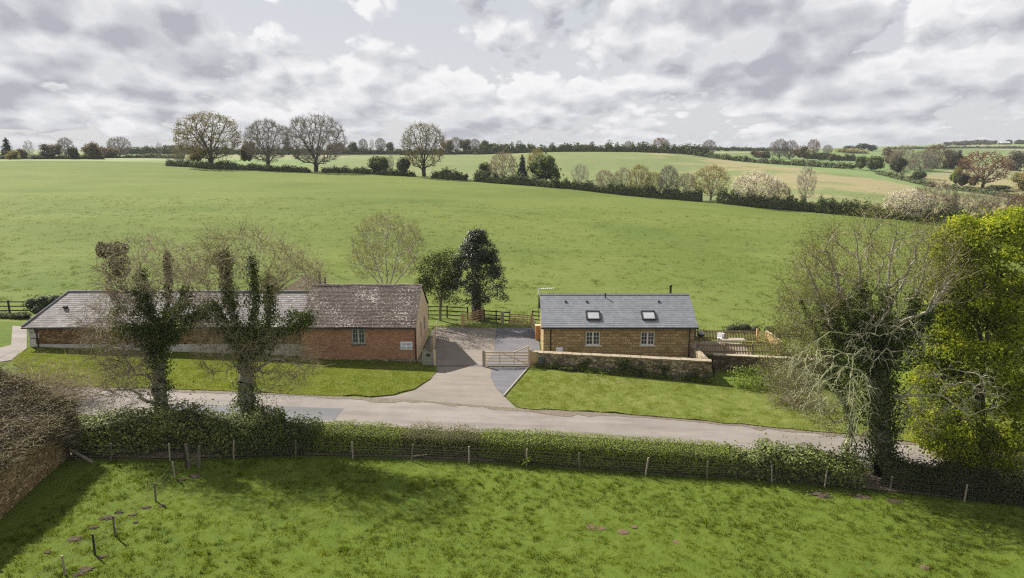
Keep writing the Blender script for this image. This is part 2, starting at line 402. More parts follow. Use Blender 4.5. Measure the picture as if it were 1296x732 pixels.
# ------------------------------------------------------------------ ground
def grass_ground(name, stops, nscale, stretch=(1,1,1), bumpd=.05, bscale=None, trans_line=None, fine=6.0):
    m, nt, out = new_mat(name)
    v = posvec(nt, stretch)
    n1 = noise(nt, v, nscale, 6, .62); n2 = noise(nt, posvec(nt), fine, 5, .7); n3 = noise(nt, posvec(nt), .03, 3)
    t = math_(nt, 'ADD', math_(nt, 'MULTIPLY', n1, .5), math_(nt, 'ADD', math_(nt, 'MULTIPLY', n2, .3), math_(nt, 'MULTIPLY', n3, .3)))
    col = ramp(nt, t, stops)
    if trans_line: col = trans_line(nt, col)
    princ(nt, out, col, .95, math_(nt, 'ADD', n1, n2), .8, bumpd, .1)
    return m
M['pasture'] = grass_ground('pasture_turf', [(.35, (.050,.076,.010)), (.55, (.078,.112,.014)), (.75, (.105,.138,.024))], 1.4, fine=9)
def meadow_lines(nt, col):
    # the grazed field: faint ridges and rough bents across the slope
    n = noise(nt, posvec(nt, (.022,.75,.3)), 1, 6, .7); n2 = noise(nt, posvec(nt, (.5,1.6,.5)), 1, 6, .72)
    col = mixc(nt, mapr(nt, n, .47, .63, 0, .62), col, (.088,.114,.026))
    big = noise(nt, posvec(nt, (.012,.022,.02)), 1, 4, .6)
    col = mixc(nt, mapr(nt, big, .40, .62, 0, .55), col, (.130,.155,.036))
    col = mixc(nt, mapr(nt, noise(nt, posvec(nt, (.02,.03,.02)), 1.7, 5, .6, .4), .52, .66, 0, .5), col, (.064,.102,.017))
    return mixc(nt, mapr(nt, n2, .58, .69, 0, .7), col, (.060,.084,.019))
M['meadow'] = grass_ground('meadow_turf', [(.33, (.062,.090,.017)), (.52, (.090,.122,.023)), (.72, (.130,.157,.038))], .11, (.5,1.4,1), .10, trans_line=meadow_lines, fine=1.6)
def crop_rows(nt, col):
    n = noise(nt, posvec(nt, (.02,.02,.02)), 1, 4)
    sx = nt.nodes.new('ShaderNodeSeparateXYZ'); lk(nt, posvec(nt), sx.inputs[0])
    soil = mapr(nt, math_(nt, 'ADD', noise(nt, posvec(nt), .03, 4, .6), mapr(nt, sx.outputs[0], 40, 130, -.08, .14)), .50, .66, 0, .75)
    col = mixc(nt, soil, col, (.25,.205,.115))
    w = nt.nodes.new('ShaderNodeTexWave'); w.inputs['Scale'].default_value = .035; w.inputs['Distortion'].default_value = .6; w.bands_direction = 'X'
    lk(nt, posvec(nt), w.inputs['Vector'])
    return mixc(nt, mapr(nt, w.outputs['Fac'], .93, .99, 0, .35), col, (.17,.14,.07))
M['crop'] = grass_ground('crop_field', [(.35, (.10,.132,.045)), (.55, (.13,.160,.060)), (.75, (.17,.188,.080))], .05, (1,1,1), .1, trans_line=crop_rows, fine=.8)
def patchwork(nt, col):
    v = nt.nodes.new('ShaderNodeTexVoronoi'); v.inputs['Scale'].default_value = 1; lk(nt, posvec(nt, (.0062,.0045,.004)), v.inputs['Vector'])
    s = nt.nodes.new('ShaderNodeSeparateColor'); lk(nt, v.outputs['Color'], s.inputs[0])
    return mixc(nt, .75, col, ramp(nt, s.outputs[0], [(.1, (.10,.15,.05)), (.4, (.14,.19,.07)), (.6, (.19,.21,.10)), (.8, (.12,.16,.055)), (.95, (.22,.20,.12))]))
M['farland'] = grass_ground('far_fields', [(.35, (.10,.14,.05)), (.55, (.13,.17,.065)), (.75, (.17,.20,.085))], .03, trans_line=patchwork, fine=.4)
M['soil'] = simple('bare_soil', (.075,.06,.035), (.15,.12,.075), 5, .95, 6, .6, .03)

H1 = sorted([tuple(gp(*p)[:2]) for p in [(-300,203.5),(0,203.5),(100,203.5),(200,206),(265,212),(340,215),(400,218),(480,221),(540,225),(600,229),(680,236),(760,244),
      (900,256),(1000,264),(1100,274),(1200,284),(1296,295)]])
H1 = np.array(H1)
def Yh(X): return np.interp(X, H1[:,0], H1[:,1])
B2 = np.array(sorted([tuple(at(*p)[:2]) for p in [(430,197,430),(600,196,430),(700,192.5,420),(870,196,400),(900,200,390),(1000,212,330),(1100,219,300),(1180,237,246),(1260,252,212),(1296,258,202)]]))
B2 = B2[np.argsort(B2[:,0])]
def Yb(X): return np.interp(X, B2[:,0], B2[:,1])

NU, NV = 420, 520
uu = np.linspace(-1.75, 1.75, NU); vv = np.exp(np.linspace(math.log(26), math.log(7000), NV))
Ug, Vg = np.meshgrid(uu, vv, indexing='ij')
Yg = Vg - 40; Xg = Ug*Vg
Zg = Z(Xg, Yg)
rel = (vnoise(Xg*.45, Yg*.45, 2)-.5)*.14 + (vnoise(Xg*1.7, Yg*1.7, 4)-.5)*.07
hy_line = np.interp(Xg, [-25,0,25], [32.0,32.3,30.2])
Zg = Zg + rel*sstep(0, 2, hy_line-Yg)*sstep(-20,-10,Yg)
Zg = Zg + (vnoise(Xg*.05, Yg*.12, 8)-.5)*.5*sstep(72, 100, Yg)*sstep(400,200,Yg)
# the ground under roads, drive and yards lies a little lower than what is laid on it
Zg = Zg - .03*sstep(33.0, 35, Yg)*sstep(61, 58, Yg)
i, j = np.meshgrid(np.arange(NU-1), np.arange(NV-1), indexing='ij'); b = (i*NV+j).ravel()
Q = np.stack([b, b+NV, b+NV+1, b+1], 1)
cx = (Xg[:-1,:-1]+Xg[1:,1:]).ravel()/2; cy = (Yg[:-1,:-1]+Yg[1:,1:]).ravel()/2
mi = np.where(cy < 57, 0, np.where(cy < Yh(cx), 1, np.where((cy < Yb(cx)) & (cx > -75), 2, 3)))
mi = np.where((cy > 57) & (cx < -70) & (cy > Yh(cx)), 3, mi)
g = link('ground', mesh_np('ground', np.stack([Xg, Yg, Zg], -1).reshape(-1,3), Q, mats=[M['pasture'], M['meadow'], M['crop'], M['farland']], mi=mi, smooth=True)); tag(g, kind='structure')

def asphalt(name, a, b, sc=.5, fine=40, stain=None):
    m, nt, out = new_mat(name)
    n1 = noise(nt, posvec(nt, (.35,1.6,1)), sc, 6, .6); n2 = noise(nt, posvec(nt), fine, 3, .7); n3 = noise(nt, posvec(nt), .9, 6, .7)
    trk = noise(nt, posvec(nt, (.04,2.2,1)), 1, 3, .5); ck = noise(nt, posvec(nt, (1,1,1)), 2.2, 8, .75, .6)
    t = math_(nt, 'ADD', math_(nt, 'MULTIPLY', n1, .4), math_(nt, 'ADD', math_(nt, 'MULTIPLY', n2, .25), math_(nt, 'ADD', math_(nt, 'MULTIPLY', n3, .25), math_(nt, 'MULTIPLY', trk, .18))))
    col = ramp(nt, t, [(.40, a), (.62, b)])
    crk = math_(nt, 'ABSOLUTE', math_(nt, 'SUBTRACT', ck, .5))
    col = mixc(nt, mapr(nt, crk, .006, .0, 0, .22), col, (.06,.055,.05))
    if stain: col = mixc(nt, mapr(nt, n3, .60, .72, 0, .5), col, stain)
    princ(nt, out, col, .9, n2, .4, .01, .25)
    return m
M['road'] = asphalt('worn_asphalt', (.125,.111,.098), (.215,.192,.170), stain=(.12,.11,.10))
M['patch'] = asphalt('newer_asphalt', (.095,.095,.10), (.13,.13,.135))
M['concrete'] = asphalt('gravel_dressing', (.135,.118,.100), (.205,.178,.150), .8, 25, (.13,.115,.10))
M['tarmac'] = asphalt('dark_tarmac', (.085,.082,.09), (.13,.125,.135), .7, 30)
M['kerb'] = simple('pale_edging', (.20,.18,.15), (.28,.255,.215), 6)

def sheet(name, pts, off, m, kind='structure', parent=None):
    mb = MB(); mb.poly([(p[0], p[1], znear(p[0])+off) for p in pts])
    o = mb.build(name, m, parent)
    if kind: tag(o, kind=kind)
    return o
def G(l): return [gp(*p) for p in l]
far_px = [(-140,486),(90,490),(300,497),(430,503),(520,507),(655,518),(760,523.5),(900,535),(1000,544),(1060,550),(1160,562),(1296,578),(1420,592)]
far = [p[:2] for p in G(far_px)]; far = [np.array((-60, 42.9))] + [p for p in far if p[0] > -50] + [np.array((60, 33.0))]
near = []
for i, p in enumerate(far):
    a = far[max(i-1,0)]; b = far[min(i+1,len(far)-1)]; t = (b-a)/np.linalg.norm(b-a); near.append(p + np.array((t[1], -t[0]))*4.4)
mb = MB()
for i in range(len(far)-1):
    q = [near[i], near[i+1], far[i+1], far[i]]; mb.add([(p[0], p[1], znear(p[0])+.004) for p in q], [(0,1,2,3)])
tag(mb.build('road', M['road']), kind='structure')
sheet('road_patch', G([(215,511),(435,517),(424,532),(205,530)]), .008, M['patch'])
sheet('side_road', [(-60,40.5),(-39.0,43.2),*[tuple(p[:2]) for p in G([(14,456),(34,441),(34,414)])],(-60,60.5)], .010, M['road'])
drive = G([(470,504),(500,501),(525,494),(545,481),(553,463)]) + [np.array((-7.1,49.0,0)), np.array((-7.1,58.5,0))] + G([(553,414),(628,416),(625,445),(613,463),(622,465),(621,478),(627,490),(637,501)]) + G([(655,519)])
sheet('drive', drive, .012, M['concrete'])
sheet('tarmac_apron', G([(622,464.5),(669,464.5),(638,501),(627,490),(621,478)]), .016, M['tarmac'])
sheet('parking_yard', G([(628,416),(683,415)]) + [np.array((2.3,58.4,0)), np.array((2.3,50.9,0))] + G([(684,452),(670,463.5),(613,463.5),(625,445)]), .016, M['tarmac'])
a, b = gp(669,465), gp(637,502)
mb = MB(); mb.bar((a[0],a[1],znear(a[0])+.02), (b[0],b[1],znear(b[0])+.02), .10, .10); tag(mb.build('kerb_edging', M['kerb']), kind='structure')
a, b = gp(553,463.5), gp(613,463.5)
mb = MB(); mb.bar((a[0],a[1],znear(a[0])+.014), (b[0],b[1],znear(b[0])+.014), .14, .02); tag(mb.build('drain_channel', simple('drain_iron', (.03,.03,.03), (.06,.06,.06), 20)), kind='structure')

M['verge'] = grass_ground('verge_turf', [(.35, (.070,.090,.016)), (.55, (.112,.135,.026)), (.75, (.20,.195,.075))], 1.2, fine=8)
def verge(name, pts, h=.05):
    mb = MB(); n = len(pts)
    top = [(p[0], p[1], znear(p[0])+h) for p in pts]; bot = [(p[0], p[1], znear(p[0])-.04) for p in pts]
    mb.add(top+bot, [tuple(range(n))], 0); mb.add(top+bot, [(i, (i+1)%n, n+(i+1)%n, n+i) for i in range(n)], 1)
    return tag(mb.build(name, [M['verge'], M['soil']]), kind='structure')
rg = np.random.default_rng(3)
def wobbly(pts, amp=.10, step=.8):                # a grass edge is never straight
    o = []
    for i in range(len(pts)-1):
        a, b = np.array(pts[i][:2]), np.array(pts[i+1][:2]); k = max(1, int(np.linalg.norm(b-a)/step))
        for q in range(k):
            o.append(a + (b-a)*q/k + (rg.normal(size=2)*amp if q else 0))
    o.append(np.array(pts[-1][:2])); return o
vl = [(-36.8,49.9),(-16,49.9),(-15.8,49.35),(-7.0,49.3)] + wobbly(G([(552,464.5),(545,480),(524,493),(498,500),(468,502.5),(430,502),(300,496),(90,489),(40,482),(16,458),(34,444)]))
verge('verge', vl)
vr = G([(672,466),(905,487),(1010,490)]) + [np.array((30,49,0)),np.array((62,47,0)),np.array((62,33.2,0))] + wobbly(G([(1296,577),(1160,561),(1060,549),(1000,543),(900,534),(760,522.5),(660,517.5),(641,502)]))
verge('verge', vr, .06)

def edge_dirt(name, line, wd, m, off):
    V = []; n = 0
    L2 = [np.array(p[:2]) for p in line]; P = []
    for a, b in zip(L2[:-1], L2[1:]):
        k = max(1, int(np.linalg.norm(b-a)/.35)); P += [a+(b-a)*i/k for i in range(k)]
    P = np.array(P); d = np.gradient(P, axis=0); d /= np.linalg.norm(d, axis=1, keepdims=True); nr = np.stack([d[:,1], -d[:,0]], 1); s = np.arange(len(P))*.35
    w0 = -.12 + 0*s; w1 = wd*(.15+1.3*vnoise(s*.35, s*0, 5)*vnoise(s*1.6, s*0+3, 6))
    A = P+nr*w0[:,None]; B = P+nr*w1[:,None]; V = np.concatenate([np.c_[A, znear(A[:,0])+off], np.c_[B, znear(B[:,0])+off]]); k = len(P); i = np.arange(k-1)
    tag(link(name, mesh_np(name, V, np.stack([i, i+k, i+k+1, i+1], 1), mats=[m])), kind='structure')
M['edgedirt'] = simple('road_edge_dirt', (.085,.07,.05), (.17,.14,.105), 6, .95)
edge_dirt('road_edge_dirt', far[1:-1], .75, M['edgedirt'], .018)
# grass as blades: too many to count
def inpoly(x, y, poly):
    poly = np.array([p[:2] for p in poly]); r = np.zeros(len(x), bool); j = len(poly)-1
    for i in range(len(poly)):
        a, b = poly[i], poly[j]; c = ((a[1] > y) != (b[1] > y)) & (x < (b[0]-a[0])*(y-a[1])/(b[1]-a[1]+1e-12)+a[0]); r ^= c; j = i
    return r
def blades(P, h, wd, lean=.5):
    """one bent three-cornered blade per point"""
    n = len(P); a = rng.random(n)*6.283; s = np.stack([np.cos(a), np.sin(a), 0*a], 1)*(wd*(.6+.8*rng.random(n)))[:,None]*.5
    l = rng.random(n)*6.283; d = np.stack([np.cos(l)*lean*rng.random(n), np.sin(l)*lean*rng.random(n), .5+.5*rng.random(n)], 1)*h[:,None]
    V = np.stack([P-s, P+s, P+d], 1).reshape(-1,3); return V, np.arange(3*n).reshape(n,3)
M['blade'] = leafmat('grass_blades', (.058,.085,.006), (.118,.155,.012), (.235,.255,.036), .47, 2.2, .7, .06)
M['blade_v'] = leafmat('verge_blades', (.09,.128,.013), (.155,.20,.022), (.29,.295,.08), .47, .7, .7, .06)
M['blade_m'] = leafmat('meadow_blades', (.070,.098,.018), (.108,.140,.028), (.165,.180,.055), .35, .3, .7, .06)
def grow(name, x, y, z, hmin, hmax, per, wd, m, spread=.05, seed=1, ns=1.3):
    nz = .55*vnoise(x*ns, y*ns, seed) + .45*vnoise(x*ns*3.1, y*ns*3.1, seed+1)
    h = hmin + (hmax-hmin)*np.clip((nz-.3)*2.0, 0, 1)**1.6
    P = np.repeat(np.stack([x, y, z], 1), per, 0); P[:,:2] += rng.normal(size=(len(P),2))*spread
    hh = np.repeat(h, per)*(.6+.6*rng.random(len(P)))
    V, T = blades(P, hh, np.full(len(P), wd))
    o = link(name, mesh_np(name, V, None, T, mats=[m])); return tag(o, kind='stuff')
def hedge_line_y(x): return np.interp(x, [-25,0,25], [32.0,32.3,30.2])
n = int(190000*DENS); yy = 15 + 19*rng.random(n)**.9; xx = (rng.random(n)-.5)*2*(.82*yy+2)
k = (yy < hedge_line_y(xx)+.7) & ~((xx < -20.5) & (yy < 33)); xx, yy = xx[k], yy[k]
def zpast(x, y):
    r = (vnoise(x*.45, y*.45, 2)-.5)*.14 + (vnoise(x*1.7, y*1.7, 4)-.5)*.07
    return znear(x) + r*sstep(0, 2, hedge_line_y(x)-y)
zt = zpast(xx, yy)
kt = np.where((rng.random(len(xx)) < .032) & (vnoise(xx*.5, yy*.5, 77) > .33))[0]
M['tussock'] = leafmat('tussock_blades', (.040,.068,.006), (.072,.112,.010), (.15,.18,.03), .42, 1.4, .7, .06)
tx = np.repeat(xx[kt], 18); ty = np.repeat(yy[kt], 18); ts = np.repeat(.04+.10*rng.random(len(kt)), 18); tx = tx+rng.normal(size=len(tx))*ts; ty = ty+rng.normal(size=len(ty))*ts*.8
V, Tq = blades(np.stack([tx, ty, zpast(tx, ty)-.02], 1), .10+.16*rng.random(len(tx)), np.full(len(tx), .024), .7)
tag(link('tussock_grass', mesh_np('tussock_grass', V, None, Tq, mats=[M['tussock']])), kind='stuff')
grow('pasture_grass', xx, yy, zpast(xx, yy)-.02, .03, .15, 5, .020, M['blade'], .045, 31, 4.5)
for poly, cnt, hm, sd in ((vl, 42000, .09, 3), (vr, 62000, .11, 5)):
    pa = np.array([p[:2] for p in poly]); lo, hi = pa.min(0), pa.max(0); hi = np.minimum(hi, (30, 60))
    n = int(cnt*DENS*2); x = lo[0]+(hi[0]-lo[0])*rng.random(n); y = lo[1]+(hi[1]-lo[1])*rng.random(n); k = inpoly(x, y, poly); x, y = x[k], y[k]
    grow('verge_grass', x, y, znear(x)+.045, .05, hm, 4, .026, M['blade_v'], .07, sd, 1.8)
n = int(90000*DENS); yy = 60 + 75*rng.random(n)**1.35; xx = (rng.random(n)-.5)*2*(.8*yy)
k = (yy > 61) & ~((np.abs(xx+4) < 7) & (yy < 62.5)) & (yy < Yh(xx)-4); xx, yy = xx[k], yy[k]
zzz = Z(xx, yy) + (vnoise(xx*.05, yy*.12, 8)-.5)*.5*sstep(72,100,yy)
grow('meadow_grass', xx, yy, zzz-.03, .03, .26, 5, .05, M['blade_m'], .14, 41, .9)
# ------------------------------------------------------------------ trees
def ell(n, c, r, shell=.55):
    """points in an ellipsoid, more of them towards its outside"""
    u = rand_unit(n); q = rng.random(n)**(1/3)
    q = np.where(rng.random(n) < shell, .72 + .28*q, q)
    return np.array(c) + u*np.array(r)*q[:,None]
def skeleton(chains, attr, bf=.35, step=.6, wob=.12, sag=0.0):
    """chains: list of limb polylines, each starting at (or near) an earlier one; attr: points to be reached by branches.
    Every point joins the node that is nearest when the way back to the root counts too."""
    N = sum(len(c)*8 for c in chains) + len(attr)*14 + 50
    P = np.zeros((N,3)); par = np.full(N, -1); L = np.zeros(N); n = 0; fixed = []
    def add(p, pa):
        nonlocal n
        P[n] = p; par[n] = pa; L[n] = 0 if pa < 0 else L[pa] + np.linalg.norm(P[n]-P[pa]); n += 1; return n-1
    for ci, c in enumerate(chains):
        c = [np.array(p, float) for p in c]
        cur = add(c[0], -1) if ci == 0 else int(np.argmin(((P[:n]-c[0])**2).sum(1)))
        if ci == 0: fixed.append(cur)
        for p in c[1:]:
            a = P[cur].copy(); d = np.linalg.norm(p-a); k = max(1, int(round(d/step)))
            for i in range(1, k+1):
                q = a + (p-a)*i/k
                if i < k: q = q + rng.normal(size=3)*wob*.5*step
                cur = add(q, cur); fixed.append(cur)
    nfix = n
    order = np.argsort(np.linalg.norm(attr - P[0], axis=1)) if len(attr) else []
    for i in order:
        a = attr[i]; d = np.sqrt(((P[:n]-a)**2).sum(1)); j = int(np.argmin(d + bf*L[:n]))
        s = P[j].copy(); dist = d[j]
        if dist < 1e-3: continue
        k = max(1, int(math.ceil(dist/step))); cur = j
        for q in range(1, k+1):
            f = q/k; pt = s + (a-s)*f
            if q < k: pt = pt + rng.normal(size=3)*wob*step
            pt[2] += sag*math.sin(f*math.pi)*dist
            if n >= N-2: break
            cur = add(pt, cur)
    return P[:n].copy(), par[:n].copy(), nfix
def radii(P, par, r_tip, r_root, power=None):
    n = len(P); tips = np.zeros(n); ch = np.zeros(n, int)
    for i in range(n-1, 0, -1): 
        if par[i] >= 0: ch[par[i]] += 1
    tips[ch == 0] = 1
    for i in range(n-1, 0, -1):
        if par[i] >= 0: tips[par[i]] += tips[i]
    e = math.log(max(r_root/r_tip, 1.01))/math.log(max(tips[0], 2))
    return r_tip*tips**e, ch == 0, tips
def branch_mesh(P, par, r, kbig=7, thr=.06):
    i = np.where(par >= 0)[0]; a = par[i]
    ra = np.minimum(r[a], r[i]*1.5); rb = r[i]
    big = ra > thr; out = []
    if big.any(): out.append(tubes(P[a][big], P[i][big]+(P[i]-P[a])[big]*.03, ra[big], rb[big], kbig))
    if (~big).any(): out.append(tubes(P[a][~big], P[i][~big], ra[~big], rb[~big], 3))
    return join(out)
def twig_mesh(P, par, sel, n, length, r0, up=.3, droop=0., curl=.4):
    """n thin twigs from each selected node, each of two pieces"""
    idx = np.repeat(sel, n); base = P[idx]
    d = P[idx]-P[np.maximum(par[idx], 0)]; d /= np.linalg.norm(d, axis=1, keepdims=True)+1e-6
    v = d*.7 + rand_unit(len(idx))*.8; v[:,2] += up; v /= np.linalg.norm(v, axis=1, keepdims=True)
    ln = (length*(.4+.8*rng.random(len(idx))))[:,None]
    m = base + v*ln*.4; v2 = v + rand_unit(len(idx))*curl; v2[:,2] -= droop; v2 /= np.linalg.norm(v2, axis=1, keepdims=True)
    m2 = m + v2*ln*.3; v3 = v2 + rand_unit(len(idx))*curl; v3[:,2] -= droop; v3 /= np.linalg.norm(v3, axis=1, keepdims=True)
    e = m2 + v3*ln*.3
    rr = np.full(len(idx), r0)*(.5+.8*rng.random(len(idx)))
    return join([tubes(base, m, rr, rr*.8, 3), tubes(m, m2, rr*.8, rr*.6, 3), tubes(m2, e, rr*.6, rr*.3, 3)]), m2, e

def template(key, chains, attr, leafm, barkm, r_root=.035, r_tip=.0016, nleaf=0, leaf=.03, spread=.03, twigs=3, twig_len=.06, twig_r=.0012,
             bf=.35, step=.05, wob=.12, twigm=None, up=.3, droop=0):
    """a tree of height 1: returns its two meshes, trunk (all the wood) and crown (fine twigs and leaves)"""
    P, par, nf = skeleton(chains, attr, bf, step, wob)
    r, tip, tips = radii(P, par, r_tip, r_root)
    V, Q = branch_mesh(P, par, r, 6, .012)
    trunk = mesh_np('trunk', V, Q, mats=[barkm], smooth=True)
    sel = np.where(tips <= 3)[0]
    parts = []; mi = []
    ends = P[tip]
    if twigs:
        (tv, tq), m, e = twig_mesh(P, par, sel, twigs, twig_len, twig_r, up, droop)
        parts.append((tv, tq)); mi += [1]*len(tq); ends = np.concatenate([ends, m, e])
    if nleaf:
        c = ends[rng.integers(0, len(ends), nleaf)] + rng.normal(size=(nleaf,3))*spread
        lv, lq = leaf_quads(c, leaf); parts.append((lv, lq)); mi += [0]*len(lq)
    V, Q = join(parts)
    crown = mesh_np('crown', V, Q, mats=[leafm, twigm or barkm], mi=mi)
    return trunk, crown

def tree(name, tpl, loc, h, w, label, cat='tree', group=None, rz=None):
    o = thing(name, loc, label, cat, group, rng.random()*6.28 if rz is None else rz)
    t, c = tpl
    link('trunk', t, o); link('crown', c, o)
    o.scale = (w, w, h); return o

# ------------------------------------------------------------------ hedges and bushes
def hedge(name, path, w, h, label, leafm, stemm, dens=300, leaf=.1, lump=.18, cat='hedge', group=None, core=.8, top_noise=.15, gz=None, seed=1, hfun=None, bare=None, straggle=0):
    """path: ground points; a run of foliage with uneven top and sides over a body of stems"""
    path = np.array(path, float); seg = np.linalg.norm(np.diff(path[:,:2], axis=0), axis=1); S = np.r_[0, np.cumsum(seg)]; L = S[-1]
    o = thing(name, path[0], label, cat, group); org = path[0]
    def pos(s):
        x = np.interp(s, S, path[:,0]); y = np.interp(s, S, path[:,1]); z = np.interp(s, S, path[:,2]); return x, y, z
    def frame(s):
        e = .05; x0, y0, _ = pos(np.clip(s-e, 0, L)); x1, y1, _ = pos(np.clip(s+e, 0, L)); tx, ty = x1-x0, y1-y0; l = np.hypot(tx, ty)+1e-9
        return -ty/l, tx/l                                                     # across
    def shape(s, a):                                                           # a: 0..pi over the top from one side to the other
        ca, sa = np.cos(a), np.sin(a)
        px = np.sign(ca)*np.abs(ca)**.38; pz = np.abs(sa)**.30
        hh = h*(1 + top_noise*2*(vnoise(s*.9, s*0, seed)-.5) + top_noise*(vnoise(s*2.7, s*0, seed+5)-.5))
        if hfun is not None: hh = hh*hfun(s/L)
        lu = 1 + lump*2*(vnoise(s*1.6/max(w,.5), a*2.2, seed+9)-.5)
        end = np.clip(.55+.45*np.minimum(s, L-s)/(w*.5), 0.05, 1)**.5
        return px*w*.5*lu*end, pz*hh*(.7+.3*lu)*(.55+.45*end), ca, sa
    area = L*(2*h+w); n = int(area*dens)
    s = rng.random(n)*L; a = rng.random(n)*math.pi
    ag = np.linspace(0, math.pi, 400); gx = np.sign(np.cos(ag))*np.abs(np.cos(ag))**.38*w*.5; gz_ = np.abs(np.sin(ag))**.30*h
    al = np.r_[0, np.cumsum(np.hypot(np.diff(gx), np.diff(gz_)))]; a = np.interp(rng.random(n)*al[-1], al, ag)
    px, pz, ca, sa = shape(s, a); k = 1 - .28*rng.random(n)**1.5
    if straggle:
        long = rng.random(n) < .06; k = np.where(long, 1 + straggle*rng.random(n), k)
    x, y, z = pos(s); nx, ny = frame(s)
    zf = pz*np.where(pz > h*.4, k, 1)
    P = np.stack([x + nx*px*k, y + ny*px*k, z + np.maximum(zf, .02)], 1) - org + rng.normal(size=(n,3))*leaf*.3
    sq = np.sign(ca)*np.abs(ca)**3*1.3; nrm = np.stack([nx*sq, ny*sq, np.abs(sa)**2 + .12], 1); nrm /= np.linalg.norm(nrm, axis=1, keepdims=True)
    if bare is not None:                                                       # runs of the hedge still nearly leafless
        keep = rng.random(n) > np.interp(s/L, *bare); P = P[keep]; nrm = nrm[keep]
    V, Q = leaf_quads(P, leaf, nrm, .65, .55)
    link('foliage', mesh_np('foliage', V, Q, mats=[leafm]), o)
    ns = max(4, int(L/.5)); ss = np.linspace(0.02, L-.02, ns); aa = np.linspace(0, math.pi, 9)
    SS, AA = np.meshgrid(ss, aa, indexing='ij'); px, pz, _, _ = shape(SS.ravel(), AA.ravel())
    x, y, z = pos(SS.ravel()); nx, ny = frame(SS.ravel())
    V = np.stack([x+nx*px*core, y+ny*px*core, z+np.maximum(pz*core, -.1)-.05], 1) - org
    i, j = np.meshgrid(np.arange(ns-1), np.arange(8), indexing='ij'); b = (i*9+j).ravel()
    Q = np.stack([b, b+9, b+10, b+1], 1)
    link('stems', mesh_np('stems', V, Q, mats=[stemm], smooth=True), o)
    return o
def bush_tpl(leafm, stemm, blobs, n=900, leaf=.09, core=.72):
    """a rounded bush of height 1 and width 1 made of leaf clumps"""
    parts = []; cores = []
    tot = sum(b[3]*b[3] for b in blobs)
    for (x, y, z, r, rz) in blobs:
        k = int(n*r*r/tot); u = rand_unit(k); u[:,2] = np.where(u[:,2] < -.5, -u[:,2], u[:,2])
        q = (1-.4*rng.random(k)**1.4)*(1+.65*(vnoise(u[:,0]*2.6+x*9, u[:,1]*2.6+u[:,2]*3.5+y*7, 3)-.5))
        P = np.array((x,y,z)) + u*np.array((r,r,rz))*q[:,None]; P[:,2] = np.maximum(P[:,2], .01)
        parts.append(leaf_quads(P, leaf, u, .7, .9))
        us, vs = 8, 5
        th = np.linspace(0, 2*math.pi, us, endpoint=False); ph = np.linspace(-math.pi/2, math.pi/2, vs)
        T, Hh = np.meshgrid(th, ph, indexing='ij')
        cv = np.stack([x+r*core*np.cos(T)*np.cos(Hh), y+r*core*np.sin(T)*np.cos(Hh), np.maximum(z+rz*core*np.sin(Hh), 0)], -1).reshape(-1,3)
        i, j = np.meshgrid(np.arange(us), np.arange(vs-1), indexing='ij'); a = (i*vs+j).ravel(); b = (((i+1)%us)*vs+j).ravel()
        cores.append((cv, np.stack([a, b, b+1, a+1], 1)))
    V, Q = join(parts); Vc, Qc = join(cores)
    return mesh_np('trunk', Vc, Qc, mats=[stemm], smooth=True), mesh_np('crown', V, Q, mats=[leafm])
def clump_leaves(o, centers, r0, r1, per, leaf, m, flat=.7, spread=.55, name='crown', jit=.07):
    """a crown of many small sprays of leaves that face outwards and up"""
    parts = []; org = np.array(o.location)
    for c_ in np.asarray(centers)-org:
        r_ = rng.uniform(r0, r1); n_ = max(6, int(per*r_**1.7)); u = rand_unit(n_); u[:,2] = np.where(u[:,2] < -.25, -u[:,2], u[:,2]); q = (.45+.6*rng.random(n_)**.7)
        nn = u + (0,0,.45); nn /= np.linalg.norm(nn, axis=1, keepdims=True)
        parts.append(leaf_quads(c_ + u*np.array((r_,r_,r_*flat))*q[:,None] + rng.normal(size=(n_,3))*jit, leaf, nn, .75, spread))
    V, Q = join(parts); return link(name, mesh_np(name, V, Q, mats=[m]), o)
def blobs(n, flat=.8, seed=0):
    r = np.random.default_rng(seed); out = [(0,0,.48,.36,.48)]
    for i in range(n):
        a = r.random()*6.28; d = .18+.14*r.random(); z = .25+.5*r.random(); rr = .17+.1*r.random()
        out.append((math.cos(a)*d, math.sin(a)*d, z, rr, min(rr*1.1, z)))
    return out
# ------------------------------------------------------------------ building materials
M['brick'] = brickmat('red_brick', [(.21,.082,.042), (.36,.148,.072), (.44,.235,.135)], (.33,.26,.20), .225, .075, .010, dirt=(.20,.115,.062))
M['ironstone'] = brickmat('ironstone_blocks', [(.22,.147,.066), (.335,.230,.108), (.45,.33,.168)], (.20,.15,.088), .42, .22, .022, bump=.7)
M['rubble'] = stonemat('rubble_stone', [(.25,(.13,.105,.072)),(.5,(.27,.21,.14)),(.78,(.45,.37,.26))], (.085,.07,.05), dirt=(.055,.05,.03), dlo=.50)
M['barnstone'] = stonemat('brown_ironstone', [(.25,(.15,.098,.042)),(.5,(.31,.215,.10)),(.8,(.50,.38,.20))], (.075,.055,.032), (2.4,2.4,7.5), .75, dirt=(.08,.06,.035), dlo=.56)
M['stablestone'] = stonemat('dark_ironstone', [(.25,(.10,.06,.025)),(.5,(.20,.115,.05)),(.8,(.30,.185,.085))], (.09,.06,.035), (2.6,2.6,6.5), .8)
M['cream'] = brickmat('cream_stone', [(.46,.36,.23), (.56,.44,.29), (.64,.52,.36)], (.50,.40,.28), .45, .2, .01, bump=.3)
M['plinth'] = simple('limewashed_plinth', (.34,.32,.28), (.54,.51,.46), 3, .9)
M['slate'] = roofmat('blue_slate', [(.25,(.138,.145,.163)),(.5,(.165,.173,.192)),(.8,(.208,.216,.235))], .30, .25, rough=.55, spec=.4)
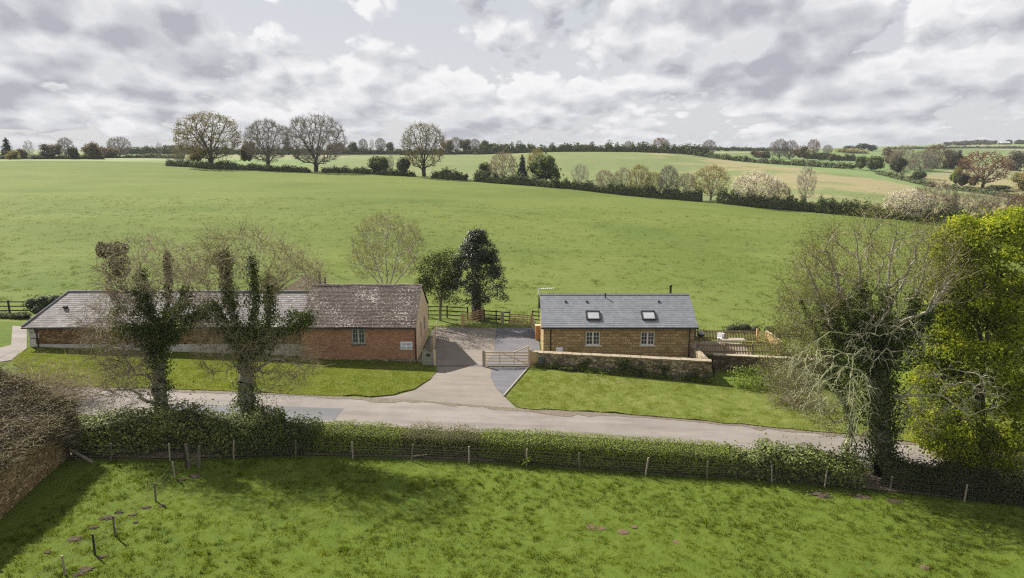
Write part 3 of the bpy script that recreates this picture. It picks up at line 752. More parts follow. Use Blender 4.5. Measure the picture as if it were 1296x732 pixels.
M['oldslate'] = roofmat('old_grey_slate', [(.25,(.085,.075,.073)),(.5,(.138,.125,.122)),(.8,(.22,.20,.192))], .35, .28, (.40,.38,.35), .60, 4, (.17,.15,.11), .56, .8)
M['tile'] = roofmat('old_brown_tile', [(.25,(.040,.031,.026)),(.5,(.068,.052,.043)),(.8,(.12,.094,.078))], .19, .15, (.44,.40,.35), .555, 6.5, (.10,.085,.045), .56)
M['pantile'] = roofmat('mossy_pantile', [(.25,(.055,.040,.026)),(.5,(.10,.073,.045)),(.8,(.155,.118,.075))], .30, .34, (.20,.165,.11), .62, 5, (.085,.068,.032), .45)
M['ridge'] = simple('ridge_tile', (.13,.10,.085), (.28,.23,.19), 5, .9)
M['ridge_dark'] = simple('slate_ridge', (.13,.13,.14), (.19,.19,.20), 5, .8)
M['black'] = simple('black_iron', (.012,.012,.013), (.025,.025,.027), 8, .45, bump=0)
M['glass'] = simple('window_glass', (.02,.025,.03), (.035,.04,.045), 2, .08, bump=0, spec=.6)
M['skyglass'] = simple('rooflight_glass', (.31,.32,.33), (.40,.41,.42), 2, .15, bump=0, spec=.5)
M['sage'] = simple('sage_paint', (.36,.40,.36), (.44,.47,.43), 10, .6)
M['whitepaint'] = simple('cream_paint', (.62,.60,.54), (.74,.72,.66), 10, .6)
M['white'] = simple('white_plastic', (.72,.72,.72), (.80,.80,.80), 3, .5)
M['timber'] = simple('new_timber', (.36,.235,.115), (.52,.37,.20), 3, .8, stretch=(6,6,1))
M['timber_l'] = simple('pale_timber', (.44,.34,.21), (.60,.49,.33), 3, .8, stretch=(3,3,3))
M['timber_o'] = simple('orange_timber', (.40,.20,.08), (.52,.28,.12), 3, .8)
M['timber_g'] = simple('weathered_timber', (.20,.17,.13), (.36,.31,.24), 4, .9, stretch=(5,5,1))
M['timber_d'] = simple('black_stained_timber', (.022,.018,.015), (.05,.042,.035), 4, .8)
M['sagewood'] = simple('grey_green_boards', (.22,.22,.17), (.31,.30,.24), 4, .85, stretch=(8,8,1))
M['wire'] = simple('dull_wire', (.05,.048,.042), (.09,.085,.075), 10, .7)

def roof_slope(name, e0, e1, r0, r1, m, course, lift=.025, parent=None, sag=.0, seg=14, seed=1, ov=.03):
    """tile courses, each lapping the one below it; e: eave ends, r: ridge ends"""
    e0,e1,r0,r1 = (np.array(p, float) for p in (e0,e1,r0,r1))
    L = np.linalg.norm((r0+r1)/2-(e0+e1)/2); n = int(L/course); nrm = np.cross(e1-e0, r0-e0); nrm /= np.linalg.norm(nrm)
    if nrm[2] < 0: nrm = -nrm
    V = []; Qd = []; UV = []; ax = (e1-e0)/np.linalg.norm(e1-e0)
    def pt(u, v, l):
        a = e0+(r0-e0)*v; b = e1+(r1-e1)*v; p = a+(b-a)*u
        s = float((p-e0)@ax)
        d = sag*((vnoise(np.array(s*.5), np.array(v*4), seed)-.5)*2 + .5*(vnoise(np.array(s*2.), np.array(v*n*1.0), seed+3)-.5)) if sag else 0
        return p + nrm*(l+float(d)), (s, v*L)
    for i in range(n):
        v0, v1 = i/n, min(1, (i+1)/n+ov/L)
        for k in range(seg):
            u0, u1 = k/seg, (k+1)/seg
            for quad in (((u0,v0,lift),(u1,v0,lift),(u1,v1,.002),(u0,v1,.002)), ((u0,v0,-.01),(u1,v0,-.01),(u1,v0,lift),(u0,v0,lift))):
                b = len(V)
                for (u,v,l) in quad:
                    p, t = pt(u,v,l); V.append(p); UV.append(t)
                Qd.append((b,b+1,b+2,b+3))
    me = mesh_np(name, V, Qd, mats=[m]); uv = me.uv_layers.new(name='tiles')
    uv.data.foreach_set('uv', np.array(UV, np.float32)[np.array(Qd).ravel()].ravel())
    return link(name, me, parent)
def wall_open(mb, x0, x1, z0, z1, y0, y1, ops, mi=0):
    """a straight wall along x with openings (xa, xb, za, zb)"""
    ops = sorted(ops); x = x0
    for xa, xb, za, zb in ops:
        mb.box(x, xa, y0, y1, z0, z1, mi); mb.box(xa, xb, y0, y1, z0, za, mi); mb.box(xa, xb, y0, y1, zb, z1, mi); x = xb
    mb.box(x, x1, y0, y1, z0, z1, mi)
def window(parent, xa, xb, za, zb, yf, frame_m, bars=(2,3), sillm=None, lintel=None):
    """two casements with glazing bars, set back in the wall; yf: the outer face of the wall"""
    fr = MB(); y0, y1 = yf+.05, yf+.11; t = .075
    fr.box(xa, xb, y0, y1, za, za+t); fr.box(xa, xb, y0, y1, zb-t, zb); fr.box(xa, xa+t, y0, y1, za+t, zb-t); fr.box(xb-t, xb, y0, y1, za+t, zb-t)
    xm = (xa+xb)/2; fr.box(xm-.06, xm+.06, y0-.01, y1, za+t, zb-t)
    w = link('window', mesh_np('w', *(lambda m: (m.v, [f for f in m.f]))(fr), mats=[frame_m]), parent) if False else fr.build('window', frame_m, parent)
    g = MB(); g.box(xa+t, xb-t, yf+.085, yf+.10, za+t, zb-t); g.build('pane', M['glass'], w)
    b = MB()
    for s0, s1 in ((xa+t, xm-.06), (xm+.06, xb-t)):
        for i in range(1, bars[0]): xx = s0+(s1-s0)*i/bars[0]; b.box(xx-.014, xx+.014, yf+.066, yf+.084, za+t, zb-t)
        for i in range(1, bars[1]): z_ = za+t+(zb-za-2*t)*i/bars[1]; b.box(s0, s1, yf+.064, yf+.082, z_-.014, z_+.014)
    b.build('glazing_bars', frame_m, w)
    if sillm is not None:
        s = MB(); s.box(xa-.08, xb+.08, yf-.07, yf+.08, za-.09, za-.002); s.build('sill', sillm, w)
    if lintel is not None:
        s = MB(); s.box(xa-.12, xb+.12, yf-.012, yf+.05, zb+.002, zb+.14); s.build('lintel', lintel, w)
    return w
def rooflight(parent, e0, e1, r0, r1, u0, u1, v0, v1):
    e0,e1,r0,r1 = (np.array(p, float) for p in (e0,e1,r0,r1)); n = np.cross(e1-e0, r0-e0); n /= np.linalg.norm(n)
    if n[2] < 0: n = -n
    P = lambda u, v, l: (e0+(e1-e0)*u)*(1-v) + (r0+(r1-r0)*u)*v + n*l
    mb = MB(); c = [P(u0,v0,.08), P(u1,v0,.08), P(u1,v1,.08), P(u0,v1,.08)]
    for i in range(4): mb.bar(c[i], c[(i+1)%4], .10, .10, 0, n)
    o = mb.build('skylight', M['black'], parent)
    g = MB(); d0, d1 = (u1-u0)*.06, (v1-v0)*.06
    g.prism([P(u0+d0,v0+d1,.07), P(u1-d0,v0+d1,.07), P(u1-d0,v1-d1,.07), P(u0+d0,v1-d1,.07)], n*.012); g.build('pane', M['skyglass'], o)
    return o
def gable(mb, x0, x1, yf, yb, ym, zb_, ze, zr, mi=0):
    mb.prism([(x0,yf,zb_),(x0,yb,zb_),(x0,yb,ze),(x0,ym,zr),(x0,yf,ze)], (x1-x0,0,0), mi)

# ------------------------------------------------------------------ right: stone cottage with blue slate roof
X0, X1, YF, YB, YM, ZE, ZR = 2.44, 14.12, 51.1, 57.1, 54.1, 2.56, 4.46
c = thing('stone_cottage', (0,0,0), 'golden ironstone cottage with blue grey slate roof and two rooflights', 'cottage')
w1 = (5.72, 6.82, 1.06, 2.14); w2 = (9.98, 11.06, 1.06, 2.14)
mb = MB(); wall_open(mb, X0, X1, -1.3, ZE, YF, YF+.35, [w1, w2]); mb.box(X0, X1, YB-.35, YB, -1.3, ZE)
gable(mb, X0, X0+.35, YF+.353, YB-.353, YM, -1.3, ZE-.0, ZR-.12); gable(mb, X1-.35, X1, YF+.353, YB-.353, YM, -1.3, ZE, ZR-.12)
mb.build('wall', M['ironstone'], c)
for x_ in (w1, w2): window(c, *x_, YF, M['whitepaint'], (2,3), M['whitepaint'], None)
e0, e1, r0, r1 = (X0-.18, YF-.25, ZE-.02), (X1+.22, YF-.25, ZE-.02), (X0-.18, YM, ZR), (X1+.22, YM, ZR)
rf = roof_slope('roof', e0, e1, r0, r1, M['slate'], .20, .014, c)
roof_slope('rear_roof', (X1+.22,YB+.25,ZE-.02), (X0-.18,YB+.25,ZE-.02), (X1+.22,YM,ZR), (X0-.18,YM,ZR), M['slate'], .20, .014, c)
mb = MB()
for i in range(27):
    xa = X0-.2+(X1-X0+.42)*i/27; xb = X0-.2+(X1-X0+.42)*(i+1)/27 - .012
    mb.prism([(xa,YM-.15,ZR-.045),(xa,YM,ZR+.07),(xa,YM+.15,ZR-.045),(xa,YM,ZR-.0)], (xb-xa,0,0))
mb.build('ridge_tiles', M['ridge_dark'], c)
mb = MB(); mb.box(X0-.2, X1+.24, YF-.36, YF-.255, ZE-.13, ZE-.03); mb.box(X0-.15, X1+.2, YF-.25, YF-.004, ZE-.16, ZE-.06); mb.build('gutter', M['black'], c)
for px in (697, 873):
    x_ = (px-648)*52.8/864; mb = MB(); mb.tube((x_,YF-.30,ZE-.14),(x_,YF-.08,ZE-.36), .04); mb.tube((x_,YF-.07,ZE-.36),(x_,YF-.07,-.6), .045); mb.build('drainpipe', M['black'], c)
mb = MB(); mb.box(3.42, 3.94, YF-.2, YF-.003, .20, .90); mb.box(3.45, 3.91, YF-.215, YF-.2, .23, .87); mb.build('meter_box', M['white'], c)
LX = X1-X0+.4
for px0, px1 in ((741.5,758),(811,827.5)):
    u0 = ((px0-648)*53.9/864 - e0[0])/LX; u1 = ((px1-648)*53.9/864 - e0[0])/LX; rooflight(c, e0, e1, r0, r1, u0, u1, .215, .455)
def on_roof(u, v, l=0): return (np.array(e0)+(np.array(e1)-np.array(e0))*u)*(1-v)+(np.array(r0)+(np.array(r1)-np.array(r0))*u)*v + np.array((0,-.5,.86))*l
for px in (716, 743, 834):
    p = on_roof(((px-648)*54.6/864-e0[0])/LX, .76, .03); mb = MB(); mb.prism([(p[0]-.10,p[1]-.08,p[2]-.05),(p[0]+.10,p[1]-.08,p[2]-.05),(p[0]+.06,p[1]+.08,p[2]+.05),(p[0]-.06,p[1]+.08,p[2]+.05)], (0,-.03,.05)); mb.build('roof_vent', M['black'], c)
x_ = (766-648)*55/864; mb = MB(); mb.tube((x_,YM-.35,ZR-.3),(x_,YM-.35,ZR+.12), .055); mb.tube((x_,YM-.35,ZR+.12),(x_,YM-.35,ZR+.17), .07); mb.build('vent_pipe', M['black'], c)
x_ = (850-648)*55.4/864; mb = MB(); mb.tube((x_,YM+.5,ZR-.5),(x_,YM+.5,ZR+.52), .09); mb.tube((x_,YM+.5,ZR+.52),(x_,YM+.5,ZR+.60), .13); mb.tube((x_,YM+.5,ZR+.62),(x_,YM+.5,ZR+.70), .14, .03); mb.build('flue', M['black'], c)
o = thing('television_aerial', (X0-.25, YM+.9, 0), 'thin white television aerial on a mast at the cottage gable end', 'aerial')
mb = MB(); mb.tube((0,0,2.2),(0,0,4.75), .025); mb.build('mast', M['wire'], o)
mb = MB(); mb.bar((0,0,4.72),(1.3,.1,4.78), .03, .03); mb.box(-.05,.05,-.05,.05,4.25,4.72)
for i in range(7): mb.bar((.25+.16*i,-.22,4.75),(.25+.16*i,.28,4.75), .015, .015)
mb.build('antenna', M['white'], o)

# ------------------------------------------------------------------ left: red brick barn
X0, X1, YF, YB, YM, ZE, ZR = -15.8, -7.2, 49.4, 57.0, 53.2, 3.02, 5.42
c = thing('brick_barn', (0,0,0), 'red brick barn with cream gable end and lichen spotted brown tile roof', 'barn')
wn = (-12.0, -11.04, 1.66, 2.84)
mb = MB(); wall_open(mb, X0, X1, -.5, ZE, YF, YF+.35, [wn]); mb.box(X0, X1, YB-.35, YB, -.5, ZE, 1)
gable(mb, X1-.36, X1-.004, YF+.353, YB-.353, YM, -.5, ZE, ZR-.1, 1); gable(mb, X0, X0+.35, YF+.353, YB-.353, YM, -.5, ZE, ZR-.1, 0)
mb.build('wall', [M['brick'], M['cream']], c)
window(c, *wn, YF, M['sage'], (2,3), simple('blue_brick', (.10,.085,.08), (.17,.14,.13), 8), M['sagewood'])
s = .05
e0, e1, r0, r1 = (X0-.1,YF-.22,ZE-.02), (X1+.06,YF-.22,ZE-.02), (X0-.1,YM,ZR), (X1+.06,YM,ZR)
roof_slope('roof', e0, e1, r0, r1, M['tile'], .15, .022, c, sag=.035, seg=26)
roof_slope('rear_roof', (X1+.06,YB+.22,ZE-.02), (X0-.1,YB+.22,ZE-.02), (X1+.06,YM,ZR), (X0-.1,YM,ZR), M['tile'], .15, .022, c, sag=.035, seg=20)
mb = MB()
for i in range(24):
    xa = X0-.1+(X1-X0+.2)*i/24; xb = X0-.1+(X1-X0+.2)*(i+1)/24-.015; dz = random.uniform(-.015,.015)
    mb.prism([(xa,YM-.17,ZR-.06+dz),(xa,YM-.08,ZR+.06+dz),(xa,YM+.08,ZR+.06+dz),(xa,YM+.17,ZR-.06+dz)], (xb-xa,0,0))
mb.build('ridge_tiles', M['ridge'], c)
mb = MB(); mb.box(X0, X1+.05, YF-.33, YF-.23, ZE-.14, ZE-.05); mb.build('gutter', M['black'], c)
x_ = (526.5-648)*51.4/864; mb = MB(); mb.tube((x_,YF-.28,ZE-.14),(x_,YF-.09,ZE-.4), .045); mb.tube((x_,YF-.08,ZE-.4),(x_,YF-.08,.15), .05); mb.build('drainpipe', M['black'], c)
mb = MB(); mb.box(X0, X1+.03, YF-.05, YF-.002, -.3, .45); mb.build('plinth', M['rubble'], c)
for y_ in (52.2, 54.3):
    mb = MB(); mb.box(X1-.003, X1+.02, y_-.17, y_+.17, 1.5, 2.6); mb.build('slit_window', simple('slit_shadow', (.10,.085,.06), (.16,.13,.09), 4), c)
for px, hh in ((404.5,.95),(411,.42)):
    x_ = (px-648)*55/864; mb = MB(); mb.tube((x_,YM+.9,ZR-.7),(x_,YM+.9,ZR-.05+hh), .09); mb.tube((x_,YM+.9,ZR-.05+hh),(x_,YM+.9,ZR+.03+hh), .115); mb.build('flue', M['black'], c)
# rear wing behind the barn's left end, its hipped end towards the road
a = (-17.3, 55.2, 5.62); mbm = M['pantile']
roof_slope('wing_roof', (-19.0,53.5,4.6), (-15.6,53.3,4.85), (a[0]-.02,a[1],a[2]), (a[0]+.02,a[1],a[2]), mbm, .16, .02, c, sag=.03)
roof_slope('wing_roof', (-19.0,56.6,4.6), (-19.0,53.5,4.6), (a[0],56.4,a[2]), a, mbm, .16, .02, c, sag=.03)
roof_slope('wing_roof', (-15.6,53.3,4.85), (-15.6,56.6,4.85), a, (a[0],56.4,a[2]), mbm, .16, .02, c, sag=.03)
mb = MB(); mb.box(-18.8,-15.86,53.8,56.4,2.5,4.62); mb.build('wing_wall', M['brick'], c)

o = thing('notice_board', (-7.93, YF, 0), 'white notice board of four small printed panels on the brick barn', 'sign')
mb = MB(); mb.box(-.45,.45,-.045,-.004,1.21,1.83); mb.build('board', M['white'], o)
ink = [simple('print_grey', (.22,.25,.30), (.42,.45,.48), 30, bump=0), simple('print_blue', (.10,.14,.25), (.20,.24,.34), 30, bump=0), simple('print_dark', (.08,.09,.11), (.18,.2,.22), 30, bump=0)]
panel_m = simple('printed_panel', (.66,.69,.74), (.72,.75,.80), 8, bump=0)
for i, (px_, pz_) in enumerate(((-.22,1.67),(.22,1.67),(-.22,1.37),(.22,1.37))):
    mb = MB(); mb.box(px_-.19,px_+.19,-.052,-.046,pz_-.13,pz_+.13); p = mb.build('panel', panel_m, o)
    mb = MB()
    for q in range(4):
        w_ = random.uniform(.04,.07); xx = px_-.15+q*.085; mb.box(xx, xx+w_, -.056,-.053, pz_-random.uniform(.04,.09), pz_+random.uniform(.02,.07))
    mb.box(px_-.16, px_+.14, -.056,-.053, pz_-.115, pz_-.10)
    mb.build('print', ink[i%3 if i < 3 else 2], p)

# ------------------------------------------------------------------ left: long stable range
X0, X1, YF, YB, YM, ZE, ZR = -36.55, -15.83, 49.95, 57.0, 53.45, 2.88, 4.82
c = thing('stable_range', (0,0,0), 'long low stone stable range with hipped grey slate roof and whitewashed plinth', 'stable')
mb = MB(); mb.box(X0, X1, YF, YF+.35, .2, ZE); mb.box(X0, X0+.35, YF+.353, YB, .2, ZE); mb.box(X0, X1, YB-.35, YB-.003, .2, ZE); mb.build('wall', M['stablestone'], c)
mb = MB(); mb.box(X0-.03, X1, YF-.06, YF-.003, .3, 1.48); mb.build('plinth', M['plinth'], c)
mb = MB()
for i, z_ in enumerate((1.49,1.97,2.41)):
    mb.box(X0-.04, X0+(.75 if i%2 else .45), YF-.05, YF-.003, z_, z_+.40); mb.box(X0-.04, X0-.003, YF, YF+(.4 if i%2 else .75), z_, z_+.40)
mb.build('quoins', M['plinth'], c)
hx = (88-648)*54.7/864
e0, e1, r0, r1 = (X0-.3,YF-.28,ZE), (X1,YF-.28,ZE), (hx,YM,ZR), (X1,YM,ZR)
roof_slope('roof', e0, e1, r0, r1, M['oldslate'], .24, .016, c, sag=.03, seg=40)
roof_slope('rear_roof', (X1,YB+.25,ZE), (X0-.3,YB+.25,ZE), (X1,YM,ZR), (hx,YM,ZR), M['oldslate'], .24, .016, c, sag=.02, seg=20)
roof_slope('hip_roof', (X0-.3,YB+.25,ZE), (X0-.3,YF-.28,ZE), (hx,YM+.02,ZR), (hx,YM-.02,ZR), M['oldslate'], .24, .016, c, seg=8)
mb = MB(); mb.tube((hx,YM,ZR+.02),(X1,YM,ZR+.02), .10, n=8); mb.tube((X0-.3,YF-.28,ZE+.03),(hx,YM,ZR+.03), .075); mb.tube((X0-.3,YB+.25,ZE+.03),(hx,YM,ZR+.03), .075); mb.build('ridge_tiles', M['ridge_dark'], c)
mb = MB(); mb.box(X0-.3, X1-.05, YF-.39, YF-.29, ZE-.12, ZE-.03); mb.build('gutter', M['black'], c)
x_ = (46.5-648)*51.6/864; mb = MB(); mb.tube((x_,YF-.34,ZE-.1),(x_,YF-.11,ZE-.35), .045); mb.tube((x_,YF-.11,ZE-.35),(x_,YF-.11,1.1), .05); mb.build('drainpipe', M['black'], c)
LX = e1[0]-e0[0]; rooflight(c, e0, e1, (e0[0],YM,ZR), r1, ((239.5-648)*53/864-e0[0])/LX, ((251-648)*53/864-e0[0])/LX, .28, .60)
mb = MB(); p = np.array(((88-648)*53.4/864, YF+1.6, 4.02)); mb.box(p[0]-.15,p[0]+.15,p[1]-.12,p[1]+.1,p[2]-.12,p[2]+.06); mb.build('roof_vent', M['black'], c)

# ------------------------------------------------------------------ bottom left: near stone barn with ribbed mossy roof
W0 = np.array((-20.5, 17.0)); W1 = np.array((-22.45, 32.3)); dv = (W1-W0)/np.linalg.norm(W1-W0); ln = np.linalg.norm(W1-W0)
ang = math.atan2(-dv[0], dv[1])
c = thing('near_barn', (W0[0], W0[1], 0), 'brown ironstone barn with ribbed mossy roof, cut by the picture edge', 'barn', rz=ang)
ZE, ZR, HW = 3.30, 5.30, 3.4                      # local: y runs along the wall, -x is into the barn
mb = MB(); mb.box(-.4,0,0,ln,.2,ZE); mb.prism([(-.402,ln-.4,.2),(-2*HW,ln-.4,.2),(-2*HW,ln-.4,ZE),(-HW,ln-.4,ZR-.1),(-.402,ln-.4,ZE)], (0,.395,0)); mb.box(-2*HW-.4,-2*HW-.003,0,ln,.2,ZE); mb.build('wall', M['barnstone'], c)
roof_slope('roof', (.25,-.1,ZE-.06), (.25,ln+.12,ZE-.06), (-HW,-.1,ZR), (-HW,ln+.12,ZR), M['pantile'], .34, .03, c, sag=.06, seg=30)
roof_slope('rear_roof', (-2*HW-.6,ln+.12,ZE-.06), (-2*HW-.6,-.1,ZE-.06), (-HW,ln+.12,ZR), (-HW,-.1,ZR), M['pantile'], .34, .03, c, sag=.05, seg=16)
mb = MB(); k = int(ln/.27)
for i in range(k):
    y_ = .1+i*.27; mb.tube((.27,y_,ZE-.035),(-HW+.1,y_,ZR-.02), .05, n=6)
mb.build('ribs', M['pantile'], c)
mb = MB()
for i in range(34): mb.tube((-HW,i*.46,ZR+.0),(-HW,i*.46+.44,ZR+random.uniform(-.01,.02)), .14, n=8)
mb.build('ridge_tiles', M['ridge'], c)

# ------------------------------------------------------------------ garden walls of the cottage
pL, pR = gp(676,464), gp(900,484.5)
tz0 = at(676,446.5,pL[1])[2]-.06; tz1 = at(900,457.5,pR[1])[2]-.08
c = thing('front_garden_wall', (0,0,0), 'long grey brown rubble wall with flat coping in front of the cottage', 'stone wall')
def wallrun(mb, a, b, za, zb, t, base=-1.8, mi=0):
    d = np.array((b[0]-a[0], b[1]-a[1])); d /= np.linalg.norm(d); n_ = np.array((-d[1], d[0]))*t
    V = [(a[0],a[1],base),(b[0],b[1],base),(b[0]+n_[0],b[1]+n_[1],base),(a[0]+n_[0],a[1]+n_[1],base),(a[0],a[1],za),(b[0],b[1],zb),(b[0]+n_[0],b[1]+n_[1],zb),(a[0]+n_[0],a[1]+n_[1],za)]
    mb.add(V, [(0,3,2,1),(4,5,6,7),(0,1,5,4),(1,2,6,5),(2,3,7,6),(3,0,4,7)], mi)
mb = MB(); wallrun(mb, pL, pR, tz0, tz1, .45)
rx = (892-648)*50.5/864
wallrun(mb, (pR[0]-.003,pR[1]+.45), (rx+.0,50.9), tz1, tz1+.05, .42); mb.build('wall', M['rubble'], c)
mb = MB(); n_ = 18
for i in range(n_):
    a = pL+(pR-pL)*i/n_; b = pL+(pR-pL)*(i+1)/n_; za = tz0+(tz1-tz0)*i/n_; zb = tz0+(tz1-tz0)*(i+1)/n_
    j = random.uniform(-.012,.012); mb.bar((a[0]+.01,a[1]+.225,za+.045+j),(b[0]-.01,b[1]+.225,zb+.045+j), .56, .085)
mb.build('coping', simple('coping_stone', (.19,.155,.105), (.32,.265,.185), 3, .9), c)
c2 = thing('lower_garden_wall', (0,0,0), 'dark mossy rubble wall under the picket fence, right of the long wall', 'stone wall')
wa = at(903,450,50.0); wb = at(1040,457,49.0)
mb = MB(); wallrun(mb, wa, wb, wa[2], wb[2], .4, -2.2); mb.build('wall', stonemat('mossy_rubble', [(.25,(.06,.045,.032)),(.5,(.12,.09,.06)),(.8,(.22,.17,.115))], (.04,.032,.024), dirt=(.05,.05,.025)), c2)
mb = MB()
for i in range(9):
    a = wa+(wb-wa)*i/9; b = wa+(wb-wa)*(i+1)/9; mb.bar((a[0]+.01,a[1]+.2,a[2]+.04),(b[0]-.01,b[1]+.2,b[2]+.04), .48, .08)
mb.build('coping', simple('pale_coping', (.26,.22,.16), (.40,.34,.26), 4), c2)
gz = wa[2]-.12
mb = MB(); mb.box(14.13, 24, wa[1]+.42, 56.2, -1.6, gz); tag(mb.build('garden_ground', M['verge']), kind='structure')
mb = MB(); mb.box(14.2, 18.6, wa[1]+.6, 54.2, gz, gz+.04); tag(mb.build('garden_path', simple('patio_gravel', (.24,.20,.14), (.34,.29,.21), 9)), kind='structure')
o = thing('wall_plaque', (0,0,0), 'dark slate name plaque at the left end of the long garden wall', 'plaque')
a = pL+(pR-pL)*.022; b = pL+(pR-pL)*.062; za = at(668,456,pL[1])[2]
dz = np.array((0,0,1)); nf = np.array((pR[1]-pL[1], -(pR[0]-pL[0]), 0)); nf /= np.linalg.norm(nf)
mb = MB(); A, B = np.array((a[0],a[1],za-.28))+nf*.004, np.array((b[0],b[1],za-.28))+nf*.004
mb.prism([A, B, B+dz*.56, A+dz*.56], nf*.03); mb.build('plate', simple('slate_plate', (.07,.09,.095), (.11,.13,.135), 8, .5), o)
mb = MB()
for i in range(3):
    z_ = .42-.14*i; p = A+(B-A)*.14+dz*z_+nf*.031; q = A+(B-A)*(.86-.12*i)+dz*z_+nf*.031; mb.bar(p, q, .006, .035)
mb.build('engraving', simple('engraved_line', (.20,.22,.22), (.26,.28,.28), 8), o)

# ------------------------------------------------------------------ gates and fences
def gate(name, p0, p1, h, m, label, bars=5, z0=.10, brace=True, tall=None, parts_y=(.33,.66), cat='gate', group=None, thick=.05):
    """a field gate from hinge p0 to latch p1; tall: height of a raised heel at p0"""
    p0 = np.array(p0, float); p1 = np.array(p1, float); d = p1-p0; d[2] = 0; L = np.linalg.norm(d); a = math.atan2(d[1], d[0])
    o = thing(name, p0, label, cat, group, a); dz = p1[2]-p0[2]
    S = lambda x: dz*x/L
    mb = MB()
    for i in range(bars):
        z_ = z0+.04+(h-z0-.08)*(i/(bars-1))**.85; mb.bar((.04,0,z_),(L-.04,0,z_+dz), .03, .085 if i < bars-1 else .10)
    mb.build('rails', m, o)
    for x_, hh in ((.04, tall or h+.06), (L-.04, h+.03)):
        mb = MB(); mb.box(x_-.04, x_+.04, -thick/2-.006, thick/2+.006, z0-.03+S(x_), hh+S(x_)); mb.build('stile', m, o)
    mb = MB()
    for f in parts_y: mb.box(L*f-.03, L*f+.03, -.034, -.016, z0+S(L*f), h+S(L*f))
    if brace: mb.bar((.1,.028,z0+.1),(L*.62,.028,h-.05+dz*.6), .02, .07)
    if tall: mb.bar((.03,.0,tall-.05),(L*.34,.0,h+.0), .045, .08)
    mb.build('brace', m, o); return o
def post(name, p, h, s, m, label, cat='post', group=None, cap=True):
    o = thing(name, p, label, cat, group)
    mb = MB(); mb.box(-s/2,s/2,-s/2,s/2,-.3,h); mb.build('shaft', m, o)
    mb = MB(); mb.prism([(-s/2,-s/2,h),(s/2,-s/2,h),(s/2,s/2,h),(-s/2,s/2,h)], (0,0,.03)); mb.add([(-s/2,-s/2,h+.03),(s/2,-s/2,h+.03),(s/2,s/2,h+.03),(-s/2,s/2,h+.03),(0,0,h+.03+s*.35)], [(0,1,4),(1,2,4),(2,3,4),(3,0,4)]); mb.build('cap', m, o)
    return o
def rail_fence(name, pts, h, nr, m, label, gap=2.2, ps=.12, rw=.10, group=None, cat='fence'):
    o = thing(name, pts[0], label, cat, group); org = np.array(pts[0], float)
    P = []; 
    for i in range(len(pts)-1):
        a, b = np.array(pts[i], float), np.array(pts[i+1], float); k = max(1, int(round(np.linalg.norm(b-a)/gap)))
        P += [a+(b-a)*q/k for q in range(k)]
    P.append(np.array(pts[-1], float)); P = [p-org for p in P]
    for p in P:
        mb = MB(); mb.box(p[0]-ps/2,p[0]+ps/2,p[1]-ps/2,p[1]+ps/2,p[2]-.4,p[2]+h+random.uniform(.02,.08)); mb.build('post', m, o)
    for r_ in range(nr):
        mb = MB(); z_ = h*(r_+.75)/(nr-.12) if nr > 2 else h*(.45+.45*r_)
        for a, b in zip(P[:-1], P[1:]): mb.bar(a+(0,-.085,min(z_,h-.02)), b+(0,-.085,min(z_,h-.02)), .04, rw)
        mb.build('rail', m, o)
    return o
def flat(p): return np.array((p[0], p[1], float(znear(p[0]))+.01))
g0, g1 = flat(gp(669,464)), flat(gp(613.5,464))
gate('five_bar_gate', g0, g1, 1.12, M['timber_l'], 'pale timber five bar gate with raised heel closing half the drive', tall=1.62)
post('gate_post', flat(gp(612,464)), 1.22, .16, M['timber_g'], 'weathered square gate post at the latch end of the drive gate', 'gate post')
gpx = flat(gp(671,464)); post('gate_post', gpx, 1.30, .18, M['timber'], 'honey timber gate post hinging the drive gate beside the stone wall', 'gate post')
o = thing('board_screen', flat(gp(674.3,464.3)), 'narrow honey timber board panel between gate post and stone wall', 'fence panel')
mb = MB()
for i in range(4): mb.box(-.12+.13*i, .0+.13*i, -.02,.02,0,1.17)
mb.build('boards', M['timber'], o); mb = MB(); mb.box(-.13,.42,.022,.06,.9,1.0); mb.build('rail', M['timber'], o)
# grey green wicket gate beside the barn
p0, p1 = flat(gp(534.5,463.5)), flat(gp(549,463.5))
o = thing('wicket_gate', p0, 'grey green boarded wicket gate at the corner of the brick barn', 'gate', rz=math.atan2(p1[1]-p0[1], p1[0]-p0[0]))
L = np.linalg.norm(p1-p0); nb = 7
mb = MB()
for i in range(nb):
    xa, xb = L*i/nb+.008, L*(i+1)/nb-.008; mb.prism([(xa,0,.05),(xb,0,.05),(xb,0,1.32-.38*(i+1)/nb),(xa,0,1.32-.38*i/nb)], (0,.03,0))
mb.build('boards', M['sagewood'], o)
for z_ in (.3,.85): mb = MB(); mb.bar((.02,.05,z_),(L-.02,.05,z_), .03,.1); mb.build('rail', M['sagewood'], o)
mb = MB(); mb.box(L*.38,L*.68,-.03,-.004,.72,.92); mb.build('name_plate', M['black'], o)
post('gate_post', flat(gp(550.3,463.5)), 1.18, .17, M['timber_l'], 'pale post at the wicket gate by the brick barn', 'gate post')
p0, p1 = flat(gp(547.5,452)), flat(gp(553.3,425))
gate('open_field_gate', p0, p1, 1.25, M['timber_l'], 'pale timber gate swung open along the barn side of the drive', parts_y=(.3,.6))
post('gate_post', flat(gp(546.8,453)), 1.45, .17, M['timber_g'], 'grey post beside the open gate at the barn gable', 'gate post')
